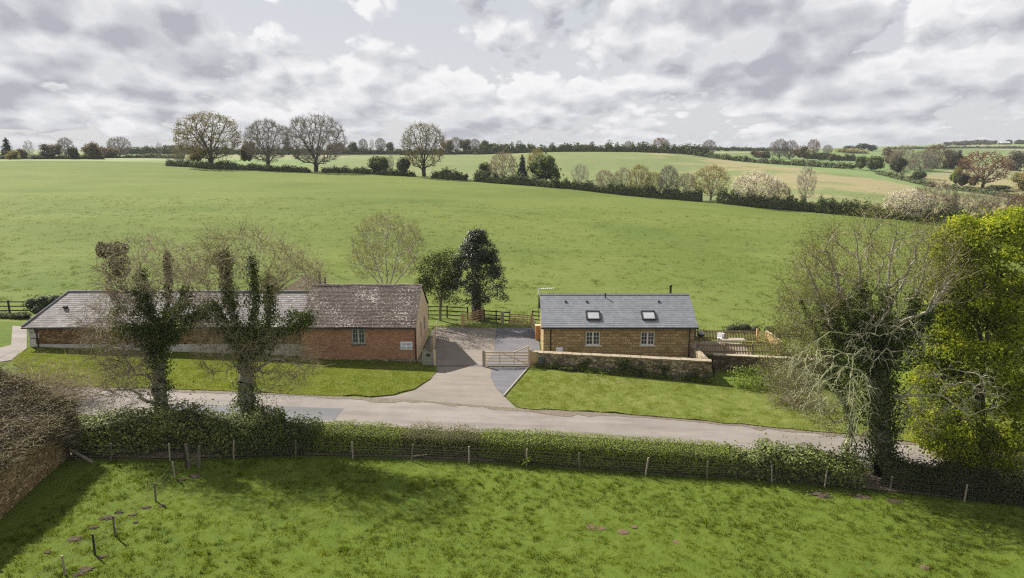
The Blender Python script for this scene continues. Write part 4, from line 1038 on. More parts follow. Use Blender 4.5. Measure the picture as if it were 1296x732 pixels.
# yard back edge
F1 = [gp(544,402), gp(566,402.5), gp(592,404)]
F1[0][0] -= 2
rail_fence('post_and_rail_fence', F1, 1.15, 3, M['timber_d'], 'dark post and rail fence behind the slim green tree', group='dark yard fences')
g0, g1 = flat(gp(586,412.5)), gp(610.5,405.5)
gate('timber_yard_gate', g0, g1, 1.05, M['timber'], 'honey timber field gate standing ajar under the dark holly', parts_y=(.25,.5,.75), thick=.06)
post('gate_post', flat(gp(585,413.5)), 1.20, .20, M['timber'], 'honey post left of the gate under the holly', 'gate post')
post('gate_post', gp(611.5,406), 1.25, .17, M['timber'], 'honey post right of the gate under the holly', 'gate post')
rail_fence('post_and_rail_fence', [gp(613,407), gp(628,408), gp(645,409.5)], 1.1, 3, M['timber_d'], 'dark post and rail fence right of the holly trunk', group='dark yard fences')
post('straining_post', gp(636,410.5), 1.1, .30, M['timber_g'], 'thick grey straining post in the dark yard fence', 'post')
g0, g1 = flat(gp(672.5,413.5)), gp(645,411)
gate('timber_yard_gate', g0, g1, 1.05, M['timber'], 'honey timber field gate closing the back of the dark yard', parts_y=(.2,.35,.75), thick=.06)
post('gate_post', flat(gp(673,415)), 1.3, .18, M['timber'], 'honey post at the right end of the back yard gate', 'gate post')
rail_fence('post_and_rail_fence', [gp(674,408), gp(690,409), gp(700,409.5)], 1.1, 3, M['timber_d'], 'dark post and rail fence ending behind the cottage gable', group='dark yard fences')
p0, p1 = flat(gp(674.5,417)), flat(gp(680,427.5))
gate('side_garden_gate', p0, p1, 1.15, M['timber_l'], 'pale slatted gate folded back beside the cottage gable', brace=False, parts_y=(.5,))
p = flat(gp(682.3,430)); o = thing('bin_store', p, 'orange timber box panel standing against the cottage gable', 'bin store')
mb = MB(); mb.box(-.32,.30,-.3,.3,0,1.25); mb.build('boards', M['timber_o'], o); mb = MB(); mb.box(-.36,.34,-.34,.34,1.253,1.30); mb.build('lid', M['timber'], o)
# far left
rail_fence('post_and_rail_fence', [at(-40,397,60.0), at(12.5,397,60.0), at(40,397,60.5)], 1.15, 3, M['timber_d'], 'dark post and rail fence left of the laurel bush', gap=3.2, group=None)

def picket(name, a, b, h, m, label, gap=.12, w_=.075, z0=.06):
    a, b = np.array(a, float), np.array(b, float); d = b-a; L = np.linalg.norm(d[:2]); o = thing(name, a, label, 'picket fence', None, math.atan2(d[1], d[0])); s = d[2]/L
    mb = MB(); n_ = int(L/gap)
    for i in range(n_):
        x_ = (i+.5)*L/n_; mb.box(x_-w_/2,x_+w_/2,-.012,.012,z0+s*x_,h+s*x_+random.uniform(-.015,.015))
    mb.build('pickets', m, o)
    for z_ in (.25*h, .80*h):
        mb = MB(); mb.bar((0,.04,z_),(L,.04,z_+d[2]), .05, .08); mb.build('rail', m, o)
    k = max(1, int(L/1.9))
    for i in range(k+1):
        x_ = L*i/k; mb = MB(); mb.box(x_-.05,x_+.05,.07,.17,-.2+s*x_,h+.05+s*x_); mb.build('post', m, o)
    return o
M['picket'] = simple('picket_timber', (.15,.105,.062), (.27,.20,.125), 4, .85)
pa = np.array((14.3, wa[1]+.62, gz)); pb = atz(988,448.5,gz); pb[1] = wa[1]+.60; pb[0] = (988-648)/864*(pb[1]*.98+(16-gz)*.2)
picket('picket_fence', pa, pb, .88, M['picket'], 'brown picket fence along the top of the dark garden wall')
pc = atz(879,431,gz); pd = atz(958,433,gz)
picket('picket_fence', pc, pd, .95, M['picket'], 'rear picket fence of the garden in front of the far bushes')
pe = atz(969,433.5,gz); L = np.linalg.norm(pb[:2]-pe[:2])
o = thing('board_fence', pe, 'pale close boarded panel along the right side of the garden', 'fence panel', rz=math.atan2(pb[1]-pe[1], pb[0]-pe[0]))
mb = MB(); n_ = 22
for i in range(n_): mb.box(L*i/n_+.01, L*(i+1)/n_-.01, -.012, .012, .03, .95)
mb.build('boards', M['timber'], o); mb = MB(); mb.bar((0,0,1.0),(L,0,1.0), .14, .06); mb.build('cap_rail', M['timber_l'], o)
pf = atz(957.5,434,gz); 
o = thing('slatted_gate', pf, 'small pale gate with slanting slats at the back corner of the garden', 'gate', rz=math.atan2(pe[1]-pf[1], pe[0]-pf[0])); L = np.linalg.norm(pe[:2]-pf[:2])
mb = MB()
for i in range(5): mb.bar((.06,0,.98-.19*i),(L-.05,0,.72-.19*i), .03, .09)
mb.build('slats', M['timber_l'], o)
mb = MB(); mb.box(-.07,.07,-.07,.07,-.1,1.18); mb.box(L-.06,L+.06,-.06,.06,-.1,1.0); mb.build('stiles', M['timber'], o)
# garden furniture
p = atz(911.5,434,gz+.04); o = thing('garden_chair', p, 'white tub shaped garden chair on the terrace by the table', 'chair', rz=R(-60))
mb = MB(); n_ = 14
for i in range(n_):
    t0, t1 = R(-30+240*i/n_), R(-30+240*(i+1)/n_); h0 = .80; r_ = .28
    q0, q1 = (r_*math.cos(t0), r_*math.sin(t0)), (r_*math.cos(t1), r_*math.sin(t1)); q2, q3 = (q1[0]*.9, q1[1]*.9), (q0[0]*.9, q0[1]*.9)
    mb.prism([(*q0,.42),(*q1,.42),(*q2,.42),(*q3,.42)], (0,0,h0-.42))
mb.build('backrest', M['white'], o)
mb = MB(); mb.tube((0,0,.38),(0,0,.45), .25, .26, n=14); mb.build('seat', M['white'], o)
for a_ in range(4):
    t = R(45+90*a_); mb = MB(); mb.tube((.25*math.cos(t),.25*math.sin(t),0),(.2*math.cos(t),.2*math.sin(t),.39), .025); mb.build('leg', M['white'], o)
p = atz(927,436,gz+.04); o = thing('garden_table', p, 'pale low slatted table beside the white garden chair', 'table')
mb = MB()
for i in range(6): mb.box(-.95,.95,-.36+.12*i,-.25+.12*i,.40,.44)
mb.build('tabletop', M['timber_g'], o)
for sx_ in (-1,1):
    for sy_ in (-1,1):
        mb = MB(); mb.box(sx_*.85-.03,sx_*.85+.03,sy_*.28-.03,sy_*.28+.03,0,.398); mb.build('leg', M['timber_l'], o)
p = atz(886.5,434.5,gz+.04); o = thing('kettle_barbecue', p, 'black kettle barbecue with grey lid beside the cottage corner', 'barbecue')
mb = MB()
for k_ in range(4):
    a0, a1 = R(-90+22.5*k_), R(-90+22.5*(k_+1)); mb.tube((0,0,.78+.28*math.sin(a0)),(0,0,.78+.28*math.sin(a1)), max(.3*math.cos(a0),.01), .3*math.cos(a1), 12, cap=False)
mb.build('bowl', M['black'], o, smooth=True)
mb = MB()
for k_ in range(4):
    a0, a1 = R(22.5*k_), R(22.5*(k_+1)); mb.tube((0,0,.80+.24*math.sin(a0)),(0,0,.80+.24*math.sin(a1)), .31*math.cos(a0), max(.31*math.cos(a1),.01), 12, cap=False)
mb.build('lid', simple('grey_enamel', (.22,.23,.25), (.28,.29,.31), 6, .4), o, smooth=True)
for k_ in range(3):
    t = R(90+120*k_); mb = MB(); mb.tube((.36*math.cos(t),.36*math.sin(t),0),(.2*math.cos(t),.2*math.sin(t),.62), .018); mb.build('leg', M['wire'], o)
# drainpipe like dark post at the end of the long wall
p = gp(905,478); o = thing('marker_post', (p[0], p[1]+.3, p[2]), 'short dark post in the corner where the two garden walls meet', 'post')
mb = MB(); mb.tube((0,0,-.2),(0,0,1.15), .07, .065); mb.build('shaft', M['timber_d'], o); mb = MB(); mb.tube((0,0,1.15),(0,0,1.2), .08, .03); mb.build('cap', M['timber_d'], o)

M['post_d'] = simple('dark_post', (.085,.07,.048), (.17,.142,.105), 5, .9)
# ------------------------------------------------------------------ wire fence along the near hedge, stock fence on the left
def wire_fence(name, pts, label, h, mesh=True, post_m=None, lean=.06, post_r=.045, hs=None):
    org = np.array(pts[0], float); o = thing(name, org, label, 'wire fence')
    tops = []
    for i, p in enumerate(pts):
        q = np.array(p)-org; hh = (hs[i] if hs else h*random.uniform(.96,1.08)); l = rg.normal(size=2)*lean
        t = q+np.array((l[0], l[1]*.5, hh)); mb = MB(); mb.tube(q+(0,0,-.3), t, post_r, post_r*.92, 8); mb.build('post', post_m[i % len(post_m)] if isinstance(post_m, list) else post_m or M['timber_g'], o); tops.append((q, t))
    mb = MB(); f = [.08,.2,.32,.44,.58,.72,.93] if mesh else [.3,.6,.92]
    for (q0,t0),(q1,t1) in zip(tops[:-1], tops[1:]):
        for k_ in f: mb.bar(q0+(t0-q0)*k_*h/max(t0[2]-q0[2],.1), q1+(t1-q1)*k_*h/max(t1[2]-q1[2],.1), .007, .007)
        if mesh:
            n_ = int(np.linalg.norm(q1-q0)/.16)
            for i in range(1, n_):
                a = q0+(q1-q0)*i/n_; mb.bar(a+(0,0,.07*h), a+(0,0,.75*h), .006, .006)
    mb.build('wire_netting' if mesh else 'wires', M['wire'], o); return o
hp = [gp(x, y) for x, y in [(60,584),(140,585),(215,584),(295,581.5),(374,579.5),(447,581),(521,584),(594,587.5),(666,590.5),(734,597),(816,603),(895,607),(977,611),(1043,618),(1126,625),(1220,635),(1310,645)]]
wire_fence('hedge_wire_fence', hp, 'wire netting stock fence on round posts in front of the long hedge', .95, post_m=[M['timber_g'], M['post_d'], M['timber_g'], M['timber_g'], M['post_d']])
lp = [gp(x, y) for x, y in [(40,762),(83,729),(120,702),(146,679),(197,634),(222,606),(236,592)]]
wire_fence('paddock_fence', lp, 'plain wire fence on thin posts running up the left of the pasture', .85, False, [M['post_d'], M['timber_g'], M['timber_d'], M['post_d']], .03, .042)
for px, py, hh, lb in ((240,592,1.25,'leaning weathered post, left of the pair at the hedge corner'), (251,592,1.15,'leaning weathered post, right of the pair at the hedge corner')):
    p = gp(px, py); o = thing('old_gate_post', p, lb, 'post'); l = .12 if px == 251 else -.10
    mb = MB(); mb.tube((0,0,-.3),(l,.05,hh), .09, .075, 7); mb.build('shaft', M['post_d'], o)
    mb = MB(); mb.bar((0,-.02,.35),((.45 if px == 240 else -.35),0,.62 if px == 240 else .2), .05, .09); mb.build('broken_rail', M['post_d'], o)
p0, p1 = gp(90,582), gp(118,589); o = thing('fallen_rail', p0, 'fallen timber rail lying against the hedge beside the near barn', 'rail')
mb = MB(); mb.bar((0,0,.55), p1-p0+(0,0,.15), .06, .12); mb.build('plank', M['timber_g'], o)
p0 = gp(532,580); o = thing('loose_board', p0, 'pale loose board lying at the foot of the hedge', 'board'); mb = MB(); mb.bar((-.35,0,.12),(.35,.05,.2), .12, .03); mb.build('plank', M['timber_l'], o)
V = []; Qs = []
for px, py, r_ in ((118,668,.32),(95,683,.42),(135,655,.40),(150,648,.22),(168,652,.26),(185,642,.30),(130,705,.30),(110,722,.45),(100,728,.3),(172,662,.18),(205,640,.25),(60,700,.22),(230,607,.3),(248,603,.4),(1090,628,.9),(1040,627,.6),(1130,634,.8)):
    p = gp(px, py); us = 16; c0 = len(V); r_ *= .6; V.append((p[0], p[1], p[2]+.05))
    for k_ in (.55, 1.0):
        for i in range(us):
            t = 2*math.pi*i/us; rr = r_*k_*(.65+.7*random.random()); x_, y_ = p[0]+rr*1.5*math.cos(t), p[1]+rr*math.sin(t); V.append((x_, y_, float(znear(x_))+(vnoise(np.array(x_*.45),np.array(y_*.45),2)-.5)*.14+(.045 if k_ < 1 else -.02)))
    Qs += [(c0+1+i, c0+1+us+i, c0+1+us+(i+1)%us, c0+1+(i+1)%us) for i in range(us)] + [(c0, c0+1+i, c0+1+(i+1)%us, c0+1+(i+1)%us) for i in range(0)]
    for i in range(0, us, 2): Qs.append((c0, c0+1+i, c0+1+(i+1)%us, c0+1+(i+2)%us))
tag(link('bare_earth', mesh_np('bare_earth', V, Qs, mats=[simple('trodden_earth', (.036,.027,.015), (.080,.060,.036), 9, 1, 6, .8, .04)])), kind='stuff')
M['molehill'] = simple('fresh_earth', (.07,.046,.026), (.15,.10,.06), 9, 1, 6, 1, .05)
for px, py, r_, lb in ((746,667,.30,'flattened red earth molehill, left of the group in the pasture'),(761,669,.20,'small red earth molehill between two others in the pasture'),(789,673,.27,'round fresh molehill, largest of the pasture group'),(803,667,.16,'tiny molehill scrape above the round molehill'),(855,686,.22,'lone molehill right of the round molehill'),(1171,718,.22,'lone molehill near the lower right picture edge')):
    p = gp(px, py); us = 14; V = [(0,0,r_*.55)]; 
    for k_ in (.35,.7,1.0):
        for i in range(us):
            t = 2*math.pi*i/us; rr = r_*k_*(1+.22*(random.random()-.5)); V.append((rr*math.cos(t), rr*math.sin(t)*.9, r_*.55*(1-k_**1.6)+random.uniform(-.02,.02)*(k_ < 1) - (.06 if k_ == 1 else 0)))
    T = [(0,1+i,1+(i+1)%us) for i in range(us)]; Qs = [(1+k_*us+i,1+(k_+1)*us+i,1+(k_+1)*us+(i+1)%us,1+k_*us+(i+1)%us) for k_ in range(2) for i in range(us)]
    o = link('molehill', mesh_np('molehill', V, Qs, T, mats=[M['molehill']], smooth=True), None, (p[0],p[1],p[2]+.005)); tag(o, lb, 'molehill', 'molehills in the pasture')
    o.scale = (1.0,.9,.22)
# ------------------------------------------------------------------ foliage and bark materials
M['bark'] = simple('grey_bark', (.11,.09,.07), (.24,.205,.165), 6, .95, 5, .6, .03)
M['bark_d'] = simple('dark_bark', (.045,.036,.028), (.10,.082,.065), 6, .95, 5, .6, .03)
M['bark_p'] = simple('bleached_branches', (.25,.23,.13), (.50,.46,.32), 5, .9, 5, .4, .02)
M['bark_l'] = simple('lichen_branches', (.22,.22,.12), (.42,.42,.24), 5, .9, 5, .4, .02)
M['twig'] = simple('brown_twigs', (.14,.105,.075), (.24,.19,.14), 3, .95, bump=0)
M['twig_g'] = simple('grey_twigs', (.19,.17,.145), (.34,.305,.26), 3, .95, bump=0)
M['twig_f'] = simple('far_twigs', (.11,.09,.075), (.17,.145,.12), .5, .95, bump=0)
M['twig_p'] = simple('pale_grey_twigs', (.18,.138,.085), (.37,.305,.205), 3, .95, bump=0)
M['twig_o'] = simple('olive_grey_twigs', (.165,.132,.066), (.34,.288,.16), 3, .95, bump=0)
M['bark_m'] = simple('pale_grey_bark', (.17,.15,.115), (.36,.33,.27), 6, .95, 5, .6, .03)
M['birchbark'] = simple('white_birch_bark', (.26,.245,.19), (.48,.45,.36), 4, .8)
M['core'] = simple('hedge_stems', (.018,.018,.009), (.04,.036,.018), 5, 1, bump=0)
M['core_g'] = simple('bush_stems', (.02,.026,.012), (.04,.046,.02), 5, 1, bump=0)
L_ = leafmat
M['ivy'] = L_('ivy_leaves', (.022,.040,.007), (.054,.082,.015), (.125,.155,.040), .18, .9, .6, .12)
M['ivy_b'] = L_('dry_ivy', (.05,.042,.022), (.105,.085,.047), (.19,.155,.09), .15, .9, .6)
M['hedge'] = L_('hedge_leaves', (.070,.100,.011), (.135,.175,.021), (.215,.25,.045), .12, .6, .7, .08)
M['hedge_br'] = L_('bramble_leaves', (.036,.052,.010), (.10,.128,.028), (.235,.25,.08), .14, .7, .6, .12)
M['hedge_tw'] = L_('budding_twigs', (.070,.075,.022), (.125,.128,.042), (.205,.20,.082), .2, .8, .8, .06)
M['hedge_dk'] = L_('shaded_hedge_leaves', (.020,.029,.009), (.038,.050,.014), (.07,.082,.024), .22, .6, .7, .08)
M['sycamore'] = L_('fresh_sycamore_leaves', (.11,.155,.012), (.235,.285,.022), (.42,.44,.05), .56, .8, .6, .1)
M['holly'] = L_('holly_leaves', (.012,.020,.007), (.026,.038,.012), (.055,.068,.026), .10, 1.0, .4, .3)
M['greentree'] = L_('young_green_leaves', (.028,.044,.009), (.052,.076,.014), (.095,.125,.026), .3, .9, .6, .1)
M['laurel'] = L_('laurel_leaves', (.022,.038,.009), (.045,.068,.016), (.09,.12,.032), .15, 1.0, .6, .15)
M['bright'] = L_('bright_shrub_leaves', (.065,.105,.014), (.13,.19,.024), (.22,.28,.05), .5, 1.0)
M['willow'] = L_('willow_buds', (.19,.18,.065), (.26,.245,.095), (.33,.30,.13), .35, .5)
M['oliveleaf'] = L_('olive_leaves', (.085,.095,.022), (.15,.165,.042), (.23,.235,.085), .38, .6, .7, .08)
F_ = lambda n, a, b, c, t=.25: L_(n, a, b, c, t, .35, .7, .15)
M['f_oak'] = F_('olive_buds', (.115,.105,.036), (.185,.165,.056), (.26,.23,.08))
M['f_yel'] = F_('yellow_buds', (.20,.165,.062), (.28,.235,.085), (.34,.29,.115))
M['f_pink'] = F_('pinkish_buds', (.21,.16,.115), (.30,.235,.175), (.38,.31,.24))
M['f_green'] = F_('mid_green', (.045,.068,.022), (.085,.115,.035), (.135,.165,.055))
M['f_lime'] = F_('lime_green', (.10,.15,.03), (.17,.22,.045), (.23,.27,.07))
M['f_dark'] = F_('dark_evergreen', (.022,.031,.014), (.042,.055,.024), (.072,.082,.038), .12)
M['f_conif'] = F_('blue_conifer', (.018,.026,.024), (.032,.043,.036), (.055,.068,.055), .08)
M['f_brown'] = F_('brown_crown', (.105,.075,.046), (.16,.115,.070), (.215,.165,.105))
M['f_rust'] = F_('rust_crown', (.14,.078,.046), (.20,.115,.066), (.26,.165,.10))
M['f_grey'] = F_('grey_crown', (.10,.088,.072), (.155,.14,.115), (.21,.19,.16))
M['f_white'] = F_('blossom', (.46,.40,.36), (.62,.56,.51), (.74,.69,.64), .3)
M['f_hedge'] = F_('far_hedge_leaves', (.048,.066,.024), (.085,.110,.040), (.135,.155,.066), .15)
M['core_f'] = simple('far_hedge_stems', (.038,.046,.022), (.06,.068,.032), .6, 1, bump=0)

# ------------------------------------------------------------------ tree kinds (height 1, width about 1)
def limbs(n, h0=.22, spread=.35, top=.85, seed=0, lean=0):
    r = np.random.default_rng(seed); ch = [[(0,0,0),(.01,0,h0*.6),(lean,.01,h0)]]
    for i in range(n):
        a = 6.283*i/n + r.random()*.7; d = spread*(.5+.5*r.random()); t = top*(.72+.28*r.random()); z = h0*(.8+.5*r.random()*(i > 0))
        ch.append([(lean,.01,h0),(math.cos(a)*d*.45+lean, math.sin(a)*d*.45, h0+(t-h0)*.45),(math.cos(a)*d+lean, math.sin(a)*d, t)])
    return ch
T = {}
T['oak'] = template('oak', limbs(7,.24,.40,.85,1), ell(620,(0,0,.56),(.50,.50,.42)), M['f_oak'], M['bark_d'], .045, .0022, 7500, .020, .022, 4, .06, .0016, twigm=M['twig'])
T['oak2'] = template('oak2', limbs(6,.25,.34,.88,2), ell(560,(0,0,.58),(.46,.46,.42)), M['f_oak'], M['bark_d'], .042, .0022, 5000, .018, .025, 5, .07, .0018, twigm=M['twig'])
T['bare'] = template('bare', limbs(7,.2,.40,.9,3), ell(700,(0,0,.57),(.5,.5,.43),.5), M['f_grey'], M['bark_d'], .04, .0022, 1800, .014, .02, 8, .08, .0017, twigm=M['twig_g'])
T['bare2'] = template('bare2', limbs(6,.18,.42,.88,4), ell(640,(.02,0,.56),(.5,.5,.44),.5), M['f_grey'], M['bark_d'], .036, .0022, 900, .014, .015, 8, .085, .0017, twigm=M['twig_g'])
T['thin'] = template('thin', limbs(4,.25,.25,.95,5), ell(260,(0,0,.6),(.42,.42,.42),.4), M['f_grey'], M['bark'], .022, .0025, 260, .02, .02, 4, .09, .002, twigm=M['twig_g'])
T['yellow'] = template('yellow', limbs(7,.16,.40,.88,6), ell(420,(0,0,.56),(.5,.5,.44)), M['f_yel'], M['bark'], .032, .003, 3200, .024, .028, 4, .08, .002, twigm=M['f_yel'])
T['tan'] = template('tan', limbs(6,.14,.40,.88,7), ell(380,(0,0,.54),(.5,.5,.46)), M['f_oak'], M['bark'], .030, .003, 2400, .024, .028, 4, .09, .002, twigm=M['twig_g'])
T['pink'] = template('pink', limbs(6,.10,.40,.85,8), ell(380,(0,0,.52),(.5,.5,.46)), M['f_pink'], M['bark'], .026, .003, 2800, .026, .028, 4, .08, .002, twigm=M['twig'])
T['blossom'] = template('blossom', limbs(6,.12,.42,.8,9), ell(420,(0,0,.55),(.5,.5,.44),.75), M['f_white'], M['bark'], .026, .003, 5000, .028, .03, 3, .07, .002, twigm=M['twig'])
T['brown'] = template('brown', limbs(6,.22,.40,.85,10), ell(420,(0,0,.57),(.5,.5,.42)), M['f_brown'], M['bark_d'], .036, .003, 4200, .03, .03, 3, .07, .002, twigm=M['twig'])
T['rust'] = template('rust', limbs(6,.22,.38,.85,12), ell(380,(0,0,.58),(.5,.5,.42)), M['f_rust'], M['bark_d'], .036, .003, 2600, .036, .02, 2, .07, .002, twigm=M['twig'])
T['scrub'] = template('scrub', limbs(9,.04,.45,.85,13), ell(380,(0,0,.48),(.5,.5,.5)), M['f_brown'], M['twig'], .014, .003, 900, .03, .02, 5, .11, .0022, twigm=M['twig'])
T['green'] = bush_tpl(M['f_green'], M['core_f'], blobs(7,seed=1), 1500, .07)
T['lime'] = bush_tpl(M['f_lime'], M['core_f'], blobs(6,seed=2), 1300, .075)
T['dark'] = bush_tpl(M['f_dark'], M['core_f'], blobs(7,seed=3), 1300, .075)
T['grey'] = bush_tpl(M['f_grey'], M['core_f'], blobs(7,seed=4), 1600, .06, .6)
T['mixed'] = bush_tpl(M['f_brown'], M['core_f'], blobs(8,seed=5), 1600, .06, .6)
T['gold'] = bush_tpl(M['f_yel'], M['core_f'], blobs(7,seed=6), 1500, .06, .6)
T['conifer'] = bush_tpl(M['f_conif'], M['core_f'], [(0,0,.16,.42,.16),(0.05,0,.32,.34,.18),(-.04,.03,.52,.26,.18),(.02,0,.72,.18,.18),(0,0,.88,.09,.13)], 1400, .07, .6)

def ftree(key, px, py, hpx, wpx, label, group=None, Y=None, cat=None, name=None):
    """a tree or bush whose foot is seen at px, py in the photograph"""
    p = gp(px, py) if Y is None else at(px, py, Y)
    zc = p[1]*CP + (CAMZ-p[2])*SP; s = zc/F
    nm = name or {'green':'bush','lime':'bush','dark':'bush','grey':'bush','mixed':'bush','gold':'bush','conifer':'conifer','blossom':'blossom_tree','scrub':'scrub','oak':'oak_tree','oak2':'oak_tree'}.get(key, 'tree')
    p = p - (0,0,.15)
    return tree(nm, T[key], p, hpx*s+.15, wpx*s, label, cat or nm.replace('_',' '), group)

# the four big trees along the brow and the hedge
ftree('oak', 267,212,68,80, 'broad budding oak with olive crown, largest tree on the left brow')
ftree('bare', 340,215,61,56, 'round bare tree with grey twigs between the olive oak and a wider bare tree')
ftree('bare2', 400,217,70,76, 'wide bare tree with low spreading limbs, right of the grey round one')
ftree('oak2', 537,224,67,60, 'lone tan budding tree standing in the field hedge near mid picture')
ftree('tan', 232,208,26,26, 'yellow green shrub under the left side of the large olive oak')
ftree('mixed', 252,209,24,22, 'olive brown bush at the foot of the large olive oak')
ftree('mixed', 316,211,34,24, 'brown rounded bush between the oak and the first bare tree')
ftree('mixed', 425,196,16,26, 'brown bush on the skyline right of the wide bare tree', Y=430)
ftree('green', 480,221,25,32, 'pale green open bush in the hedge left of the lone tan tree')
ftree('dark', 511,223,25,22, 'very dark evergreen bush just left of the lone tan tree')
ftree('thin', 495,221,24,10, 'thin bare sapling between the pale green and the dark bush')
# hedge trees, left to right
ftree('green', 613,229,25,22, 'mid green rounded bush at the left end of the hedge thicket')
ftree('pink', 637,231,38,36, 'pinkish budding bush next to a dark conifer in the hedge thicket')
ftree('conifer', 661,233,37,22, 'dark conifer in the hedge thicket')
ftree('green', 688,235,42,42, 'large green bush right of the dark conifer in the thicket')
ftree('yellow', 679,232,42,24, 'yellowish tall shrub rising behind the dark conifer')
ftree('thin', 734,240,31,26, 'sparse grey young tree alone right of the hedge thicket')
ftree('pink', 765,243,28,24, 'small pinkish bare tree, first of the row of hedge trees')
ftree('tan', 788,245,32,24, 'tan twiggy tree, second of the row of hedge trees')
ftree('yellow', 809,248,38,28, 'upright yellow budding tree in the row of hedge trees')
ftree('yellow', 827,249,30,24, 'low yellow tree filling the row beside the upright yellow one')
ftree('bare', 845,251,40,26, 'grey bare tree in the middle of the hedge row')
ftree('pink', 868,253,34,26, 'pinkish bare tree left of the rounded yellow tree')
ftree('yellow', 899,254,43,46, 'rounded yellow tree with fan shaped limbs on the field hedge')
ftree('blossom', 956,260,42,58, 'broad white blossoming hawthorn in the field hedge')
ftree('scrub', 985,262,30,28, 'brown twiggy shrub right of the broad white hawthorn')
ftree('thin', 1018,263,52,28, 'tall thin bare tree between the two blossoming trees')
ftree('blossom', 1147,279,38,54, 'smaller white blossoming tree behind the ivy clad road tree')
ftree('scrub', 1180,281,50,52, 'brown bare thicket right of the smaller white blossom')
ftree('tan', 1222,284,40,56, 'olive scrub above the bright green sycamore')
ftree('scrub', 1262,287,42,54, 'reddish scrub at the right picture edge above the sycamore')
ftree('rust', 1292,290,44,40, 'rusty bush cut by the right picture edge')
# left skyline
ftree('conifer', 11,203.5,29,22, 'dark conifer at the left picture edge on the skyline', Y=300)
ftree('gold', 18,203.5,14,20, 'small yellow bush in front of the skyline conifer', Y=285)
ftree('mixed', 29,203.5,16,14, 'low olive bush beside the yellow one on the skyline', Y=295)
ftree('thin', 38,203.5,25,14, 'pale slim bare tree near the left edge of the skyline', Y=300)
ftree('green', 48,203.5,8,20, 'low green bush at the foot of the pale slim tree', Y=290)
ftree('grey', 66,203.5,22,28, 'dark grey rounded tree on the left skyline', Y=295)
ftree('bare', 85,203.5,28,20, 'bare grey tree between two dark rounded ones on the left skyline', Y=310)
ftree('dark', 93,203.5,18,16, 'small dark rounded tree under the bare one on the left skyline', Y=290)
ftree('mixed', 117,203.5,24,26, 'brown rounded tree at the end of the left skyline clump', Y=290)
ftree('mixed', 138,202,17,26, 'low brown thicket beside the grey dome shaped oak', Y=330)
ftree('bare2', 152,199,25,28, 'grey dome shaped oak standing clear on the left skyline', Y=370)
ftree('bare', 187,195.5,10,11, 'tiny bare round tree far off left of the ivy pole tree', Y=560)
ftree('thin', 203,200,19,9, 'narrow ivy clad pole tree on the left skyline', Y=420)
ftree('grey', 216,197,14,18, 'small grey green tree between the pole tree and the olive oak', Y=480)
# distant hedgerow trees on the skyline
G1 = 'small trees of the hedgerow on the skyline'
for px, h_, w_, k_, lb in ((447,16,14,'green','small green skyline tree, leftmost of the five behind the bare trees'),(460,18,12,'bare','upright skyline tree, second of the five behind the bare trees'),(471,17,8,'thin','slim skyline tree, third of the five behind the bare trees'),
      (482,19,14,'bare','feathery skyline tree, fourth of the five behind the bare trees'),(495,15,15,'grey','rounded skyline tree, last of the five behind the bare trees'),
      (566,18,18,'mixed','brown tree at the left end of the small skyline wood'),(577,20,16,'bare','taller bare tree in the small skyline wood'),(589,19,17,'grey','grey tree in the middle of the small skyline wood'),
      (601,18,15,'bare','pale bare tree in the small skyline wood right of its middle'),(613,18,15,'green','greenish tree towards the right of the small skyline wood'),(624,14,16,'green','low green tree at the right of the small skyline wood'),(637,13,15,'mixed','last brown tree of the small skyline wood')):
    ftree(k_, px, 194.5, h_, w_, lb, G1, Y=440)
for px, by, h_, w_, k_, lb in ((661,193,11,11,'green','small round green tree on the skyline hedge above the thicket'),(674,193,10,8,'thin','tiny bare tree on the skyline hedge above the thicket'),
      (698,192.5,9,12,'green','small green tree on the skyline hedge, first after the gap'),(709,192.5,9,6,'thin','tiny bare tree on the skyline hedge after the small green one'),(722,192.5,9,11,'green','small pointed green tree on the skyline hedge, mid way'),
      (745,192.5,10,26,'mixed','low brown clump on the skyline hedge'),(770,192.5,7,8,'green','tiny green bush on the skyline hedge between brown clump and lone oak'),
      (795,192,13,11,'bare','lone bare oak breaking the skyline hedge'),(836,192,17,20,'rust','reddish brown rounded tree on the skyline hedge'),(824,193,9,14,'pink','pale brown bush left of the reddish skyline tree'),
      (851,193,10,7,'thin','thin bare tree right of the reddish skyline tree'),(865,193,9,15,'mixed','low olive bush right of the reddish skyline tree'),(881,194,9,13,'mixed','low brown bush left of the grey skyline tree'),(897,198,20,18,'bare','grey rounded tree at the right end of the skyline hedge'),
      (919,191,4,6,'green','speck of a tree on the bare skyline right of the hedge')):
    ftree(k_, px, by, h_, w_, lb, G1, Y=425 if px < 890 else 400)
